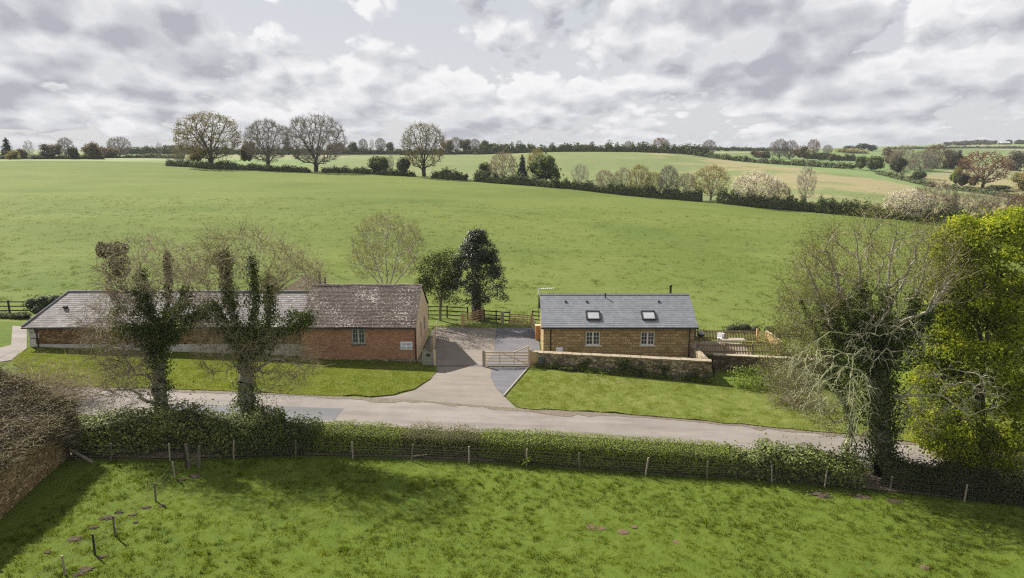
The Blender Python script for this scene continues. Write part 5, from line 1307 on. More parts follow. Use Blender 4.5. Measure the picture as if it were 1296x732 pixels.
# right valley
for px, by, h_, w_, k_, Y, lb in ((958,203,13,18,'mixed',440,'low brown bush left of the tall bare skyline group'),(969,203,13,14,'green',440,'round green bush left of the tall bare skyline group'),(977,202,22,12,'thin',440,'slim bare tree, left of the tall bare skyline group'),(986,203,26,18,'bare',440,'tallest bare tree of the skyline group on the right'),
      (999,204,26,20,'bare2',440,'bare brown tree right of the tallest skyline one'),(1012,204,20,22,'mixed',430,'olive bush under the bare skyline group'),(1029,199,22,15,'rust',470,'rust coloured upright tree on the right skyline'),(1047,197,13,12,'bare',520,'small bare tree right of the rust coloured one'),
      (1052,207,13,10,'mixed',400,'small brown tree in the far field under the skyline'),(1040,199,6,22,'dark',470,'low dark bush at the foot of the rust coloured tree'),
      (1075,193,9,18,'dark',760,'left clump of the dark pine knoll'),(1091,192,11,20,'dark',760,'middle clump of the dark pine knoll'),(1103,193,10,16,'dark',760,'right clump of the dark pine knoll'),(1080,199,12,44,'gold',640,'olive scrub on the slope below the pine knoll'),
      (1090,216,20,18,'green',320,'mid green bush at the top of the valley hedge'),(1107,218,22,26,'green',310,'broad bright bush at the top of the valley hedge'),(1128,212,26,26,'mixed',400,'brown tree behind the broad bright bush'),(1140,225,40,32,'tan',290,'tall olive tree leaning over the valley hedge'),(1136,222,24,22,'dark',285,'dark ivy bush under the tall olive tree'),
      (1162,231,15,20,'dark',262,'low round dark bush at the valley field edge'),(1165,226,34,34,'bare',330,'brown bare tree behind the low round dark bush'),(1182,222,38,32,'brown',350,'brown spreading tree in the valley, left of the grey green one'),(1203,222,34,22,'grey',350,'grey green tree in the valley middle'),(1216,222,26,22,'mixed',350,'dark brown tree right of the grey green valley tree'),
      (1209,236,24,18,'lime',258,'lime green bush in front of the dark valley bush'),(1217,238,20,22,'dark',252,'dark rounded bush beside the lime green one'),(1243,239,46,58,'rust',248,'large brown oak with flat spreading crown in the valley'),(1232,239,18,14,'mixed',246,'low bush at the foot of the brown valley oak'),
      (1262,243,9,34,'dark',238,'low dark hedge bush right of the brown valley oak'),(1281,224,34,34,'grey',340,'large dark grey tree at the right edge of the valley'),(1292,246,30,26,'gold',232,'yellow bush at the right picture edge of the valley')):
    ftree(k_, px, by, h_, w_, lb, 'valley trees on the right', Y=Y)
for px, h_, w_, lb in ((1200,5,14,'left end of the brown hill wood'),(1212,6,15,'second clump of the brown hill wood'),(1226,7,17,'middle clump of the brown hill wood'),(1240,7,17,'fourth clump of the brown hill wood'),(1254,6,15,'right end of the brown hill wood'),(1276,7,10,'dark tree clump by the pale roof on the hill'),(1290,7,16,'hill top trees at the right picture edge')):
    ftree('grey' if px < 1260 else 'dark', px, 186 if px < 1230 else 185, h_+1.5, w_, lb, 'wood on the far hill', Y=1060)
p = at(1271,185,1050); o = thing('hill_barn', p, 'tiny dark barn with pale roof on the far hill', 'barn')
mb = MB(); mb.box(-6,6,-4,4,-2,4.2); mb.build('wall', M['timber_d'], o); mb = MB(); mb.prism([(-6.4,-4.6,4.2),(-6.4,4.6,4.2),(-6.4,0,7.2)], (12.8,0,0)); mb.build('roof', simple('pale_sheet_roof', (.35,.37,.40), (.42,.44,.47), .5), o)

# ------------------------------------------------------------------ far hedges
def fhedge(pts, wpx, hh, label, dens=14, leaf=.5, m='f_hedge', name='field_hedge', Ys=None):
    P = [gp(*p) if Ys is None else at(p[0], p[1], Ys[i] if isinstance(Ys, (list, tuple)) else Ys) for i, p in enumerate(pts)]
    return hedge(name, P, wpx, hh, label, M[m], M['core_f'], dens, leaf, .3, 'hedge', None, .78, .42, seed=int(abs(pts[0][0]))+3)
fhedge([(212,210),(240,211),(267,213),(300,214)], 2.0, 1.6, 'low ragged hedge under the large olive oak')
fhedge([(300,214),(340,216),(392,218.5)], 1.8, 1.3, 'low ragged hedge under the two bare trees')
fhedge([(408,218.5),(440,219.5),(470,221)], 1.8, 1.5, 'low clipped hedge between the wide bare tree and the green bush')
fhedge([(470,221),(500,223),(525,224)], 1.8, 1.6, 'short hedge under the dark bush left of the lone tan tree')
fhedge([(549,226),(570,227.5),(591,228.5)], 2.4, 2.2, 'short dark hedge block right of the lone tan tree')
fhedge([(602,229.5),(640,233),(680,236.5),(705,239)], 2.4, 2.2, 'hedge foot of the green thicket')
fhedge([(705,238.5),(760,244),(830,250),(888,255.5)], 2.2, 2.1, 'dark hedge under the row of yellow and pink trees', 18, .4)
fhedge([(908,257),(960,261.5),(1010,265.5),(1060,270),(1110,275)], 2.6, 2.5, 'dark hedge running from the round yellow tree to the white blossom', 20, .45)
fhedge([(1110,275),(1160,280),(1230,287),(1310,296)], 2.6, 2.6, 'dark hedge behind the ivy clad tree and sycamore', 14)
fhedge([(-10,203.5),(60,203.5),(130,203)], 3, 2.0, 'low hedge under the left skyline trees', 8, .7, Ys=295)
fhedge([(130,202),(180,201),(232,202)], 2.5, 1.8, 'low dark hedge along the left brow', 8, .7, Ys=[330,330,300])
fhedge([(130,195.5),(200,195),(330,195.5),(440,196.5),(505,196.5)], 4, 4.0, 'long far hedge behind the bare trees', 4, 1.2, Ys=470)
fhedge([(505,196.5),(560,196.5),(610,196.5)], 4, 3.2, 'far hedge in front of the small skyline wood', 4, 1.2, Ys=450)
fhedge([(600,196.5),(660,195.5),(730,194.5),(800,194.8),(870,197),(893,199)], 5, 5.0, 'long dark skyline hedge across the middle', 4, 1.2, Ys=[432,425,420,418,405,395])
fhedge([(893,199),(920,203),(945,206)], 4, 2.4, 'dark hedge going downhill below the grey skyline tree', 5, 1.0, Ys=[395,380,372])
fhedge([(940,205.5),(1000,209),(1080,213.5)], 3, 2.2, 'thin dark hedge along the top of the striped field', 5, .9, Ys=[372,350,322])
fhedge([(1020,201),(1060,203),(1082,204)], 3, 3.6, 'short dark hedge below the rust coloured skyline tree', 5, 1.0, Ys=440)
fhedge([(1110,221),(1140,228),(1180,237)], 2.5, 1.6, 'ragged hedge along the upper edge of the valley', 6, .7, Ys=[296,272,247])
fhedge([(1195,238.5),(1240,245),(1310,256)], 2.5, 1.4, 'ragged hedge along the lower edge of the valley', 6, .7, Ys=[244,228,206])
fhedge([(880,189.5),(940,191),(1000,192.5)], 5, 2.5, 'faint hedge on the pale right skyline', 2.5, 1.6, Ys=680)
fhedge([(1120,190.5),(1200,189),(1296,189)], 6, 2.5, 'faint hedge at the foot of the far hill', 2, 2, Ys=900)

# ------------------------------------------------------------------ near trees
def grown(name, base, chains, attr, label, r_root, r_tip=.006, bark='bark', twig='twig_g', ntw=4, twl=.55, twr=.005, bf=.3, step=.35, wob=.13, leafm=None, nleaf=0, leaf=.1, lspread=.18,
          ivy=None, droop=0, up=.3, cat='tree', extra=None, curl=.5, twm_up=None, sag=0):
    """base and all points in world metres; ivy: (material, leaves per metre of limb, leaf size, list of (chain index, radius at its start, radius at its end))"""
    base = np.array(base, float); o = thing(name, base, label, cat)
    ch = [[np.array(p, float)-base for p in c] for c in chains]
    P, par, nf = skeleton(ch, attr-base, bf, step, wob, sag)
    r, tip, tips = radii(P, par, r_tip, r_root)
    V, Q = branch_mesh(P, par, r, 8, .05); link('trunk', mesh_np('trunk', V, Q, mats=[M[bark]], smooth=True), o)
    sel = np.where((tips <= 4) & (np.arange(len(P)) >= min(nf, len(P)-1)))[0]
    if ntw:
        (tv, tq), m, e = twig_mesh(P, par, sel, ntw, twl, twr, up, droop, curl)
        link('twigs', mesh_np('twigs', tv, tq, mats=[M[twig]]), o)
        ends = np.concatenate([P[tip], m, e])
    else: ends = P[tip]
    if nleaf:
        c = ends[rng.integers(0, len(ends), nleaf)] + rng.normal(size=(nleaf,3))*lspread
        lv, lq = leaf_quads(c, leaf); link('crown', mesh_np('crown', lv, lq, mats=[M[leafm]]), o)
    if ivy:
        m_, per, sz, spec = ivy; parts = []
        for ci, ra, rb, *fm in spec:
            c = ch[ci]; fm = fm[0] if fm else 1.0
            for a, b, f0, f1 in [(c[i], c[i+1], i/(len(c)-1), (i+1)/(len(c)-1)) for i in range(len(c)-1)]:
                if f0 >= fm: continue
                if f1 > fm: b = a+(b-a)*(fm-f0)/(f1-f0); f1 = fm
                L = np.linalg.norm(b-a); n = int(L*per*(ra+rb)); t = rng.random(n); rr = ra+(rb-ra)*(f0+(f1-f0)*t)
                u = rand_unit(n); q = (.35+.65*rng.random(n)**.6)*(.35+1.25*vnoise(t*L*1.5+ci*7, u[:,0]*1.6+u[:,1]*1.6+9, ci)**1.2)*np.where(rng.random(n) < .14, 1.2+.9*rng.random(n), 1)*(.6+.8*vnoise(t*L*3.7+ci*3, u[:,0]*3+u[:,2]*2+5, ci+3)); 
                pts = a+(b-a)*t[:,None] + u*(rr*q)[:,None]; parts.append(leaf_quads(pts, sz, u, .75, .8))
        V, Q = join(parts); link('ivy', mesh_np('ivy', V, Q, mats=[M[m_]]), o)
    return o
def ch_px(pts, Y):                                # a limb along picture points, with its own distance at each
    return [at(p[0], p[1], Y+(p[2] if len(p) > 2 else 0)) for p in pts]
def cloud_px(n, px, py, rx, ry, Y, ryd=None, shell=.5):
    c = at(px, py, Y); zc = Y*CP+(CAMZ-c[2])*SP; s = zc/F
    return ell(n, c, (rx*s, (ryd or rx*s), ry*s), shell)

# tree A: ivy clad pollard, left
YA = 36.3
cA = [ch_px([(203,548),(203,500),(201,455),(198,415)], YA),
      ch_px([(198,415),(178,385,-.3),(160,350,.3),(150,312,.5)], YA), ch_px([(198,415),(184,370,.4),(177,335,.7),(176,300,.9)], YA),
      ch_px([(201,430),(213,385,.8),(213,350,1.0),(212,322,1.0)], YA), ch_px([(201,430),(230,385,-.4),(243,345,-.2),(248,318,0)], YA),
      ch_px([(201,440),(235,405,-1.0),(268,392,-1.3)], YA), ch_px([(203,455),(170,425,-.9),(140,400,-1.2),(118,405,-1.5)], YA),
      ch_px([(203,470),(175,450,-1.2),(150,450,-1.9),(138,480,-2.2)], YA), ch_px([(201,440),(190,420,-1.1),(165,412,-1.8)], YA)]
atA = np.concatenate([cloud_px(120,185,345,56,46,YA,2.4), cloud_px(120,148,420,44,46,YA-.6,2.0), cloud_px(60,240,365,34,42,YA,1.6), cloud_px(120,162,475,30,40,YA-1.3,1.1), cloud_px(40,262,395,24,20,YA-.6,1.0)])
grown('ivy_tree', cA[0][0]-(0,0,.3), cA, atA, 'left ivy clad pollard tree with pale bare twigs in front of the stable range', .42, .005, 'bark_m', 'twig_p', 5, 1.25, .0105, .42, .4, .26,
      ivy=('ivy', 640, .115, [(0,.55,.75),(2,.55,.25,.6),(3,.42,.18),(5,.55,.55),(4,.55,.25,.5),(8,.55,.3),(6,.5,.2,.5),(1,.45,.3,.5)]), droop=.45, up=.0, leafm='willow', nleaf=2200, leaf=.05, lspread=.12)
o = [x for x in scene.objects if x.name == 'ivy_tree'][0]
bpy.context.view_layer.update()
cl_ = np.concatenate([cloud_px(26,195,420,30,26,YA,.9), cloud_px(16,245,398,26,18,YA-.8,.6), cloud_px(14,160,410,22,22,YA-.6,.6), cloud_px(12,178,372,14,22,YA+.3,.4), cloud_px(16,200,480,18,40,YA-.2,.7), cloud_px(10,140,440,20,30,YA-1.2,.5)])
clump_leaves(o, cl_, .18, .42, 520, .11, M['hedge_br'], .8, .9, 'ivy_sprays', .12)
pts = np.concatenate([cloud_px(500,130,316,8,11,YA+.5,.4,.4), cloud_px(800,147,315,16,9,YA+.5,.5,.3), cloud_px(700,153,335,11,18,YA+.5,.5,.3), cloud_px(600,143,335,14,14,YA+.5,.5,.3), cloud_px(700,147,362,13,20,YA+.4,.5,.3), cloud_px(500,150,385,10,18,YA+.3,.5,.3), cloud_px(600,212,345,4.5,30,YA+1,.22,.4)]) - np.array(o.location)
V, Q = leaf_quads(pts, .11); link('ivy', mesh_np('ivy', V, Q, mats=[M['ivy_b']]), o)
# tree B: ivy clad pollard, right of A
YB_ = 36.0
cB = [ch_px([(313,548),(312,500),(310,465),(312,440)], YB_),
      ch_px([(312,440),(297,405,.2),(288,365,.5),(285,318,.6)], YB_), ch_px([(312,440),(322,395,-.3),(322,355,-.2),(318,325,0)], YB_), ch_px([(322,355),(330,320,.3),(328,292,.4)], YB_),
      ch_px([(312,450),(340,405,.4),(342,372,.5),(340,350,.6)], YB_), ch_px([(340,372),(360,345,.6),(385,325,.8)], YB_), ch_px([(340,372),(372,352,-.3),(400,348,-.5)], YB_),
      ch_px([(312,452),(350,425,-.8),(380,412,-1.0),(395,402,-1.1)], YB_), ch_px([(310,455),(285,415,-.6),(272,385,-.7)], YB_),
      ch_px([(312,470),(345,455,-1.2),(380,462,-1.8),(400,490,-2.1)], YB_), ch_px([(310,470),(280,450,-1.2),(262,470,-1.8)], YB_)]
atB = np.concatenate([cloud_px(120,322,332,54,44,YB_,2.2), cloud_px(70,378,345,30,32,YB_,1.5), cloud_px(55,272,330,24,40,YB_,1.3), cloud_px(100,352,460,48,38,YB_-1.4,1.0), cloud_px(80,275,440,28,38,YB_-1.2,1.0)])
oB = grown('ivy_tree', cB[0][0]-(0,0,.3), cB, atB, 'ivy clad pollard tree with bare budding twigs left of the red brick barn', .40, .005, 'bark_m', 'twig_o', 5, 1.15, .0095, .42, .4, .26,
      ivy=('ivy', 640, .115, [(0,.55,.75),(2,.55,.3),(4,.55,.32),(7,.5,.45),(8,.55,.35),(1,.5,.35)]), droop=.2, up=.2, leafm='f_pink', nleaf=2600, leaf=.05, lspread=.15)
cl_ = np.concatenate([cloud_px(24,315,432,30,28,YB_,.9), cloud_px(14,372,410,26,14,YB_-.7,.5), cloud_px(12,288,390,14,30,YB_,.5), cloud_px(14,312,490,16,44,YB_-.2,.7), cloud_px(10,345,380,12,30,YB_+.2,.4), cloud_px(12,312,528,24,18,YB_-.3,.7)])
clump_leaves(oB, cl_, .18, .42, 520, .11, M['hedge_br'], .8, .9, 'ivy_sprays', .12)
pts = np.concatenate([cloud_px(600,285,335,7,20,YB_+.6,.3,.4), cloud_px(500,288,372,9,26,YB_+.5,.4,.4), cloud_px(300,276,328,8,9,YB_+.6,.3,.4)]) - np.array(oB.location)
V, Q = leaf_quads(pts, .11); link('ivy', mesh_np('ivy', V, Q, mats=[M['ivy_b']]), oB)

# tree C: big ivy clad tree with bleached limbs, right
YC = 34.3
cC = [ch_px([(1116,606),(1116,560),(1114,515),(1112,470),(1110,440)], YC),
      ch_px([(1110,440),(1118,400,.3),(1125,350,.6),(1132,305,.8),(1135,278,.9)], YC), ch_px([(1110,440),(1098,400,-.2),(1088,350,-.1),(1085,310,.2),(1080,285,.3)], YC),
      ch_px([(1112,455),(1080,405,-.5),(1062,370,-.6),(1052,330,-.4),(1040,305,-.2)], YC), ch_px([(1112,470),(1060,425,-.4),(1040,385,0),(1025,345,.3),(1012,322,.4)], YC),
      ch_px([(1112,450),(1150,405,.3),(1165,360,.6),(1175,310,.9),(1180,285,1)], YC), ch_px([(1112,455),(1165,415,-.3),(1190,375,-.3),(1215,340,0),(1228,325,.2)], YC),
      ch_px([(1118,400),(1148,350,1.4),(1155,310,1.8),(1160,282,2)], YC),
      ch_px([(1112,455),(1130,420,-1.3),(1150,405,-2.0),(1178,438,-2.4)], YC),
      ch_px([(1114,500),(1140,505,-1.4),(1165,478,-2.4),(1200,467,-2.8),(1235,472,-3.1),(1262,495,-3.3)], YC),
      ch_px([(1165,478),(1190,500,-2.9),(1225,526,-3.3),(1262,515,-3.5)], YC), ch_px([(1114,500),(1090,470,-1.4),(1055,462,-2.2),(1030,490,-2.6),(1015,520,-2.8)], YC),
      ch_px([(1112,480),(1095,440,-1.5),(1080,450,-2.2),(1075,500,-2.6),(1085,545,-2.7)], YC), ch_px([(1112,450),(1090,425,-1.6),(1050,420,-2.3),(1020,440,-2.7),(1000,470,-2.9)], YC)]
atC = np.concatenate([cloud_px(230,1105,340,92,72,YC,3.2), cloud_px(80,1195,345,45,50,YC+.3,2), cloud_px(90,1030,365,46,50,YC,1.8)])
oC = grown('ivy_tree', cC[0][0]-(0,0,.3), cC[:8], atC, 'large ivy clad tree with bleached bare limbs beside the sycamore', .46, .017, 'bark_m', 'twig_o', 3, 1.2, .0100, .5, .42, .2,
      ivy=('ivy', 620, .125, [(0,1.0,1.15),(1,.85,.3,.42),(2,.7,.25,.45),(3,.8,.3,.42),(4,.8,.25,.5),(5,.8,.25,.4),(6,.75,.2,.4)]), up=.45, leafm='oliveleaf', nleaf=20000, leaf=.07, lspread=.25)
# its drooping dead branches, pale where the sun has bleached them
def dead(chains, attr, base, mat, label_name):
    ch = [[np.array(p)-base for p in c] for c in chains]
    P, par, nf = skeleton(ch, attr-base, .25, .35, .13, .06); r, tip, tips = radii(P, par, .012, .085)
    V, Q = branch_mesh(P, par, r, 6, .04); (tv, tq), m, e = twig_mesh(P, par, np.where(tips <= 3)[0], 3, .75, .010, -.2, .5, .5)
    V, Q = join([(V, Q), (tv, tq)]); link(label_name, mesh_np(label_name, V, Q, mats=[M[mat]], smooth=True), oC)
bC = np.array(oC.location)
pts = np.concatenate([cloud_px(3000,1108,425,34,34,YC-.2,1.2,.7), cloud_px(1600,1080,450,26,26,YC-.8,.8,.7), cloud_px(1600,1142,445,26,26,YC-.6,.8,.7), cloud_px(1800,1100,500,32,40,YC-.5,1,.7), cloud_px(900,1062,478,22,22,YC-1,.6,.7), cloud_px(1200,1128,520,20,40,YC-.3,.8,.7), cloud_px(900,1105,575,26,22,YC-.2,.9,.7)]) - bC
V, Q = leaf_quads(pts, .125); link('ivy', mesh_np('ivy', V, Q, mats=[M['ivy']]), oC)
dead([[cC[0][2], *cC[9]], cC[10]], np.concatenate([cloud_px(50,1205,490,58,34,YC-3,.7), cloud_px(34,1165,520,28,38,YC-2.6,.6), cloud_px(22,1245,508,28,30,YC-3.3,.5)]), bC, 'bark_p', 'dead_branch')
dead([[cC[0][3], *cC[11]], cC[12], cC[13]], np.concatenate([cloud_px(60,1050,485,52,44,YC-2.5,.8), cloud_px(40,1085,515,22,50,YC-2.7,.6), cloud_px(30,1020,458,38,28,YC-2.7,.6)]), bC, 'bark_l', 'dead_branch')
dead([[cC[0][3], *cC[8]]], cloud_px(40,1130,430,52,34,YC-2.2,.5), bC, 'bark_p', 'dead_branch')
# leaning smaller stem left of it
cL = [ch_px([(1068,575),(1078,548),(1070,510),(1052,470),(1040,435)], 35.5), ch_px([(1040,435),(1025,405,.2),(1012,378,.3)], 35.5), ch_px([(1052,470),(1062,430,.2),(1060,395,.4)], 35.5), ch_px([(1052,470),(1015,455,-.4),(990,440,-.6)], 35.5)]
grown('leaning_tree', cL[0][0]-(0,0,.2), cL, np.concatenate([cloud_px(300,1025,415,46,54,35.5,1.8), cloud_px(240,1005,460,42,44,35.3,1.6), cloud_px(200,1045,500,40,46,35.2,1.4)]), 'slim leaning ivy stem with olive twigs left of the large ivy clad tree', .16, .006, 'bark_l', 'twig', 5, .7, .0055,
      ivy=('ivy', 420, .11, [(0,.3,.45),(2,.4,.2),(1,.35,.15)]), leafm='oliveleaf', nleaf=14000, leaf=.085, lspread=.3)
# tree D: sycamore in fresh leaf
YD = 35.2
cD = [ch_px([(1236,610),(1238,560),(1240,500),(1245,440)], YD), ch_px([(1245,440),(1225,380,-.3),(1212,330,-.2)], YD), ch_px([(1245,440),(1262,370,.3),(1262,310,.6)], YD), ch_px([(1240,500),(1290,430,.5),(1320,370,.8)], YD),
      ch_px([(1240,500),(1200,460,.8),(1185,420,1)], YD), ch_px([(1238,540),(1195,520,-.8),(1180,530,-1.4)], YD), ch_px([(1240,520),(1280,520,-1),(1300,530,-1.6)], YD), ch_px([(1240,500),(1230,470,-1.5),(1225,450,-2.4)], YD)]
atD = np.concatenate([cloud_px(360,1255,345,62,75,YD,2.6,.75), cloud_px(300,1262,430,72,80,YD,3.0,.75), cloud_px(220,1318,420,45,110,YD,2.6,.75), cloud_px(160,1195,440,24,60,YD+1,1.6,.7), cloud_px(170,1270,530,70,42,YD-.4,2.6,.7), cloud_px(170,1195,535,38,36,YD-.5,1.8,.7), cloud_px(90,1185,480,24,40,YD+.4,1.4,.7), cloud_px(120,1240,570,50,26,YD-.3,2,.6), cloud_px(60,1215,310,22,30,YD,1.2,.7)])
grown('sycamore_tree', cD[0][0]-(0,0,.3), cD, atD, 'leafy yellow green sycamore at the right picture edge', .36, .007, 'bark_d', 'twig', 3, .55, .006, .3, .5, .12, up=.1)
oD = [x for x in scene.objects if x.name.startswith('sycamore_tree')][0]
clump_leaves(oD, atD[rng.permutation(len(atD))[:560]], .30, .80, 560, .135, M['sycamore'], jit=.12)
V, Q = leaf_quads(atD[rng.integers(0, len(atD), 13000)] - np.array(oD.location) + rng.normal(size=(13000,3))*.5, .14); link('inner_leaves', mesh_np('inner_leaves', V, Q, mats=[M['sycamore']]), oD)
clumps = []; parts = []
for c_ in clumps:
    r_ = rng.uniform(.38,.80); n_ = int(330*r_**1.6); u = rand_unit(n_); u[:,2] = np.where(u[:,2] < -.2, -u[:,2], u[:,2]); q = (.55+.5*rng.random(n_)**.7)
    nn = u + (0,0,.5); nn /= np.linalg.norm(nn, axis=1, keepdims=True)
    parts.append(leaf_quads(c_ + u*np.array((r_,r_,r_*.7))*q[:,None] + rng.normal(size=(n_,3))*.07, .17, nn, .8, .55))


# yard trees
YH = gp(603,404)[1]
def sub_bush(name, px, by, label, cl, m, core_m, leaf, trunk_px=None, Y=None, cat='tree', tr=.16, dens=1.0, bark='bark_d'):
    """crown of leaf clumps seen as picture ellipses (px, py, rx, ry, depth offset) on a short trunk"""
    Y = Y or gp(px, by)[1]; b = at(px, by, Y); o = thing(name, b-(0,0,.1), label, cat); b = b-(0,0,.1); parts = []; cores = []
    for (x, y, rx, ry, dy) in cl:
        c = at(x, y, Y+dy); s = (Y*CP+(CAMZ-c[2])*SP)/F; R3 = np.array((rx*s, rx*s*.9, ry*s)); n = int(dens*R3[0]*R3[2]*150/(leaf/.1)**1.2)+20
        u = rand_unit(n); q = (1-.45*rng.random(n)**1.6)*(.84+.34*vnoise(u[:,0]*2.5+x, u[:,2]*2.5+u[:,1]*2+y, 2)); parts.append(leaf_quads(c-b+u*R3*q[:,None], leaf, u+(0,0,.3), .7, .7))
        us, vs = 8, 6; th = np.linspace(0, 2*math.pi, us, endpoint=False); ph = np.linspace(-1.57, 1.57, vs); Tt, Hh = np.meshgrid(th, ph, indexing='ij')
        cv = (c-b) + np.stack([np.cos(Tt)*np.cos(Hh), np.sin(Tt)*np.cos(Hh), np.sin(Hh)], -1).reshape(-1,3)*R3*.62
        i, j = np.meshgrid(np.arange(us), np.arange(vs-1), indexing='ij'); a = (i*vs+j).ravel(); e = (((i+1)%us)*vs+j).ravel(); cores.append((cv, np.stack([a, e, e+1, a+1], 1)))
    V, Q = join(parts); link('crown', mesh_np('crown', V, Q, mats=[M[m]]), o)
    if core_m: V, Q = join(cores); link('inner_branches', mesh_np('inner_branches', V, Q, mats=[M[core_m]], smooth=True), o)
    if trunk_px is not None:
        mb = MB(); tp = [at(*p, Y)-b for p in trunk_px]; k = len(tp)
        for i in range(k-1): mb.tube(tp[i], tp[i+1], tr*(1-.12*i), tr*(1-.12*(i+1)), 8)
        mb.build('trunk', M[bark], o, smooth=True)
    return o
sub_bush('holly_tree', 603,405, 'dark glossy holly tree behind the yard gates', [(601,315,13,22,0),(592,334,18,24,.3),(613,338,19,24,-.3),(603,352,30,28,0),(586,362,22,22,-.4),(620,362,20,22,.2),(600,374,28,16,.6),(580,350,13,20,.5),(626,356,12,18,0),(614,378,20,12,-.6),(588,380,18,10,-.5)],
         'holly', 'core', .15, [(603,406),(603,385),(603,360)], YH, tr=.50, dens=2.4)
oH = [x for x in scene.objects if x.name == 'holly_tree'][0]
for x in list(oH.children):
    if x.name.startswith('crown') or x.name.startswith('inner'): bpy.data.objects.remove(x)
hc = []
for i in range(150):
    f = rng.random()**.8; yy_ = 388-90*f; hw = np.interp(f, [0,.12,.3,.5,.7,.85,1], [24,39,38,29,20,12,3])*(.75+.35*rng.random()); a_ = rng.random()*6.283
    c_ = at(603+hw*math.cos(a_), yy_+rng.normal()*3, YH); c_[1] += hw*math.sin(a_)*(13*.075/1.0)*.9*.1*10/13; hc.append(c_)
clump_leaves(oH, hc, .40, .75, 420, .13, M['holly'], .9, .7)
inner = [at(603+rng.normal()*8, 385-70*rng.random(), YH) for i in range(30)]
clump_leaves(oH, inner, .6, .9, 160, .16, M['holly'], 1.0, .9, 'inner_leaves')
YG = YH-1.0
cG = [ch_px([(557,408),(557,392),(558,380)], YG), ch_px([(558,380),(550,360),(545,340)], YG), ch_px([(558,380),(562,352,.3),(562,325,.3)], YG), ch_px([(558,380),(572,358,-.2),(578,342)], YG)]
grown('slim_green_tree', cG[0][0]-(0,0,.1), cG, np.concatenate([cloud_px(120,552,345,20,24,YG,1.4,.7), cloud_px(60,566,340,16,22,YG,1.2,.7), cloud_px(40,540,360,12,12,YG,1,.6), cloud_px(30,560,372,16,10,YG,1,.6)]), 'slim young green tree with pale trunk beside the dark holly', .13, .012, 'bark', 'twig', 3, .35, .008, .3, .3, .12,
      leafm='greentree', nleaf=6500, leaf=.15, lspread=.2)
YW = 62.0
cW = [ch_px([(490,385),(490,350),(488,320)], YW), ch_px([(490,375),(478,340),(468,310),(462,290)], YW), ch_px([(490,375),(500,335,.5),(506,305,.5),(512,285)], YW), ch_px([(488,320),(490,295),(492,275)], YW), ch_px([(490,372),(472,350,-.5),(455,330,-.6)], YW), ch_px([(490,372),(512,345,-.5),(526,325,-.6)], YW)]
grown('pale_birch', cW[0][0]-(0,0,.6), cW, np.concatenate([cloud_px(520,491,310,46,42,YW,3.0,.55), cloud_px(120,463,330,22,26,YW,1.5,.5), cloud_px(120,520,322,20,30,YW,1.5,.5)]), 'pale yellowish birch just coming into bud behind the brick barn', .16, .010, 'birchbark', 'willow', 5, .6, .008, .3, .35, .14,
      leafm='willow', nleaf=5200, leaf=.085, lspread=.2)
# left side shrubs
sub_bush('laurel_bush', 58,400, 'dark glossy laurel bush behind the hipped stable roof', [(40,385,12,12,0),(55,382,14,12,0),(70,379,14,9,.3),(85,378,12,8,.6),(50,392,16,10,-.3),(70,392,16,10,0)], 'laurel', 'core_g', .16, None, 58.0, 'bush', dens=1.4)
p0 = at(-60,408,58.6); p1 = at(36,407.5,58.2)
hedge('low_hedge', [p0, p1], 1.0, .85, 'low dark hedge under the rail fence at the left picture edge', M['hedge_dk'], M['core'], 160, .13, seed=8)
# bushes behind the garden
sub_bush('hedge_bush', 935,425, 'dark green bush behind the left of the garden fence', [(928,416,14,8,0),(942,415,14,9,.3),(955,418,12,8,0)], 'laurel', 'core_g', .15, None, 57.5, 'bush', dens=1.3)
sub_bush('hedge_bush', 985,432, 'dark green bush behind the pale boarded panel', [(975,418,14,9,0),(992,424,15,12,0),(1008,420,16,12,.4),(1000,432,16,10,-.5)], 'laurel', 'core_g', .15, None, 56.0, 'bush', dens=1.3)
sub_bush('twiggy_bush', 1020,430, 'twiggy bush between the garden and the large ivy clad tree', [(1020,424,20,16,0),(1040,420,20,18,.5)], 'hedge_br', None, .12, None, 55, 'bush', dens=.7)
sub_bush('bright_shrub', 950,493, 'bright green shrub in front of the dark garden wall', [(943,480,20,14,0),(960,474,17,14,.2),(936,472,14,11,.2),(970,483,17,11,-.2),(952,488,22,9,-.3)], 'bright', None, .13, None, gp(948,491)[1], 'bush', dens=3.0)
sub_bush('daffodil_clump', 722,471, 'small dark leafy clump at the foot of the long garden wall', [(716,467,7,4,0),(725,467,8,4.5,0)], 'hedge_dk', 'core_g', .12, None, gp(722,470.5)[1], 'plant', dens=2)
sub_bush('wall_weeds', 760,478, 'ragged green weeds along the foot of the long garden wall', [(745,472,6,3,0),(762,474,7,3.5,0),(782,476,6,3,0)], 'bright', None, .10, None, gp(762,477)[1], 'plant', dens=2)
sub_bush('fence_weed', 665,590, 'bright leafy weed against the wire fence in mid hedge', [(662,584,6,4,0),(670,582,5,4,0)], 'bright', None, .11, None, gp(666,590)[1]-.15, 'plant', dens=3)
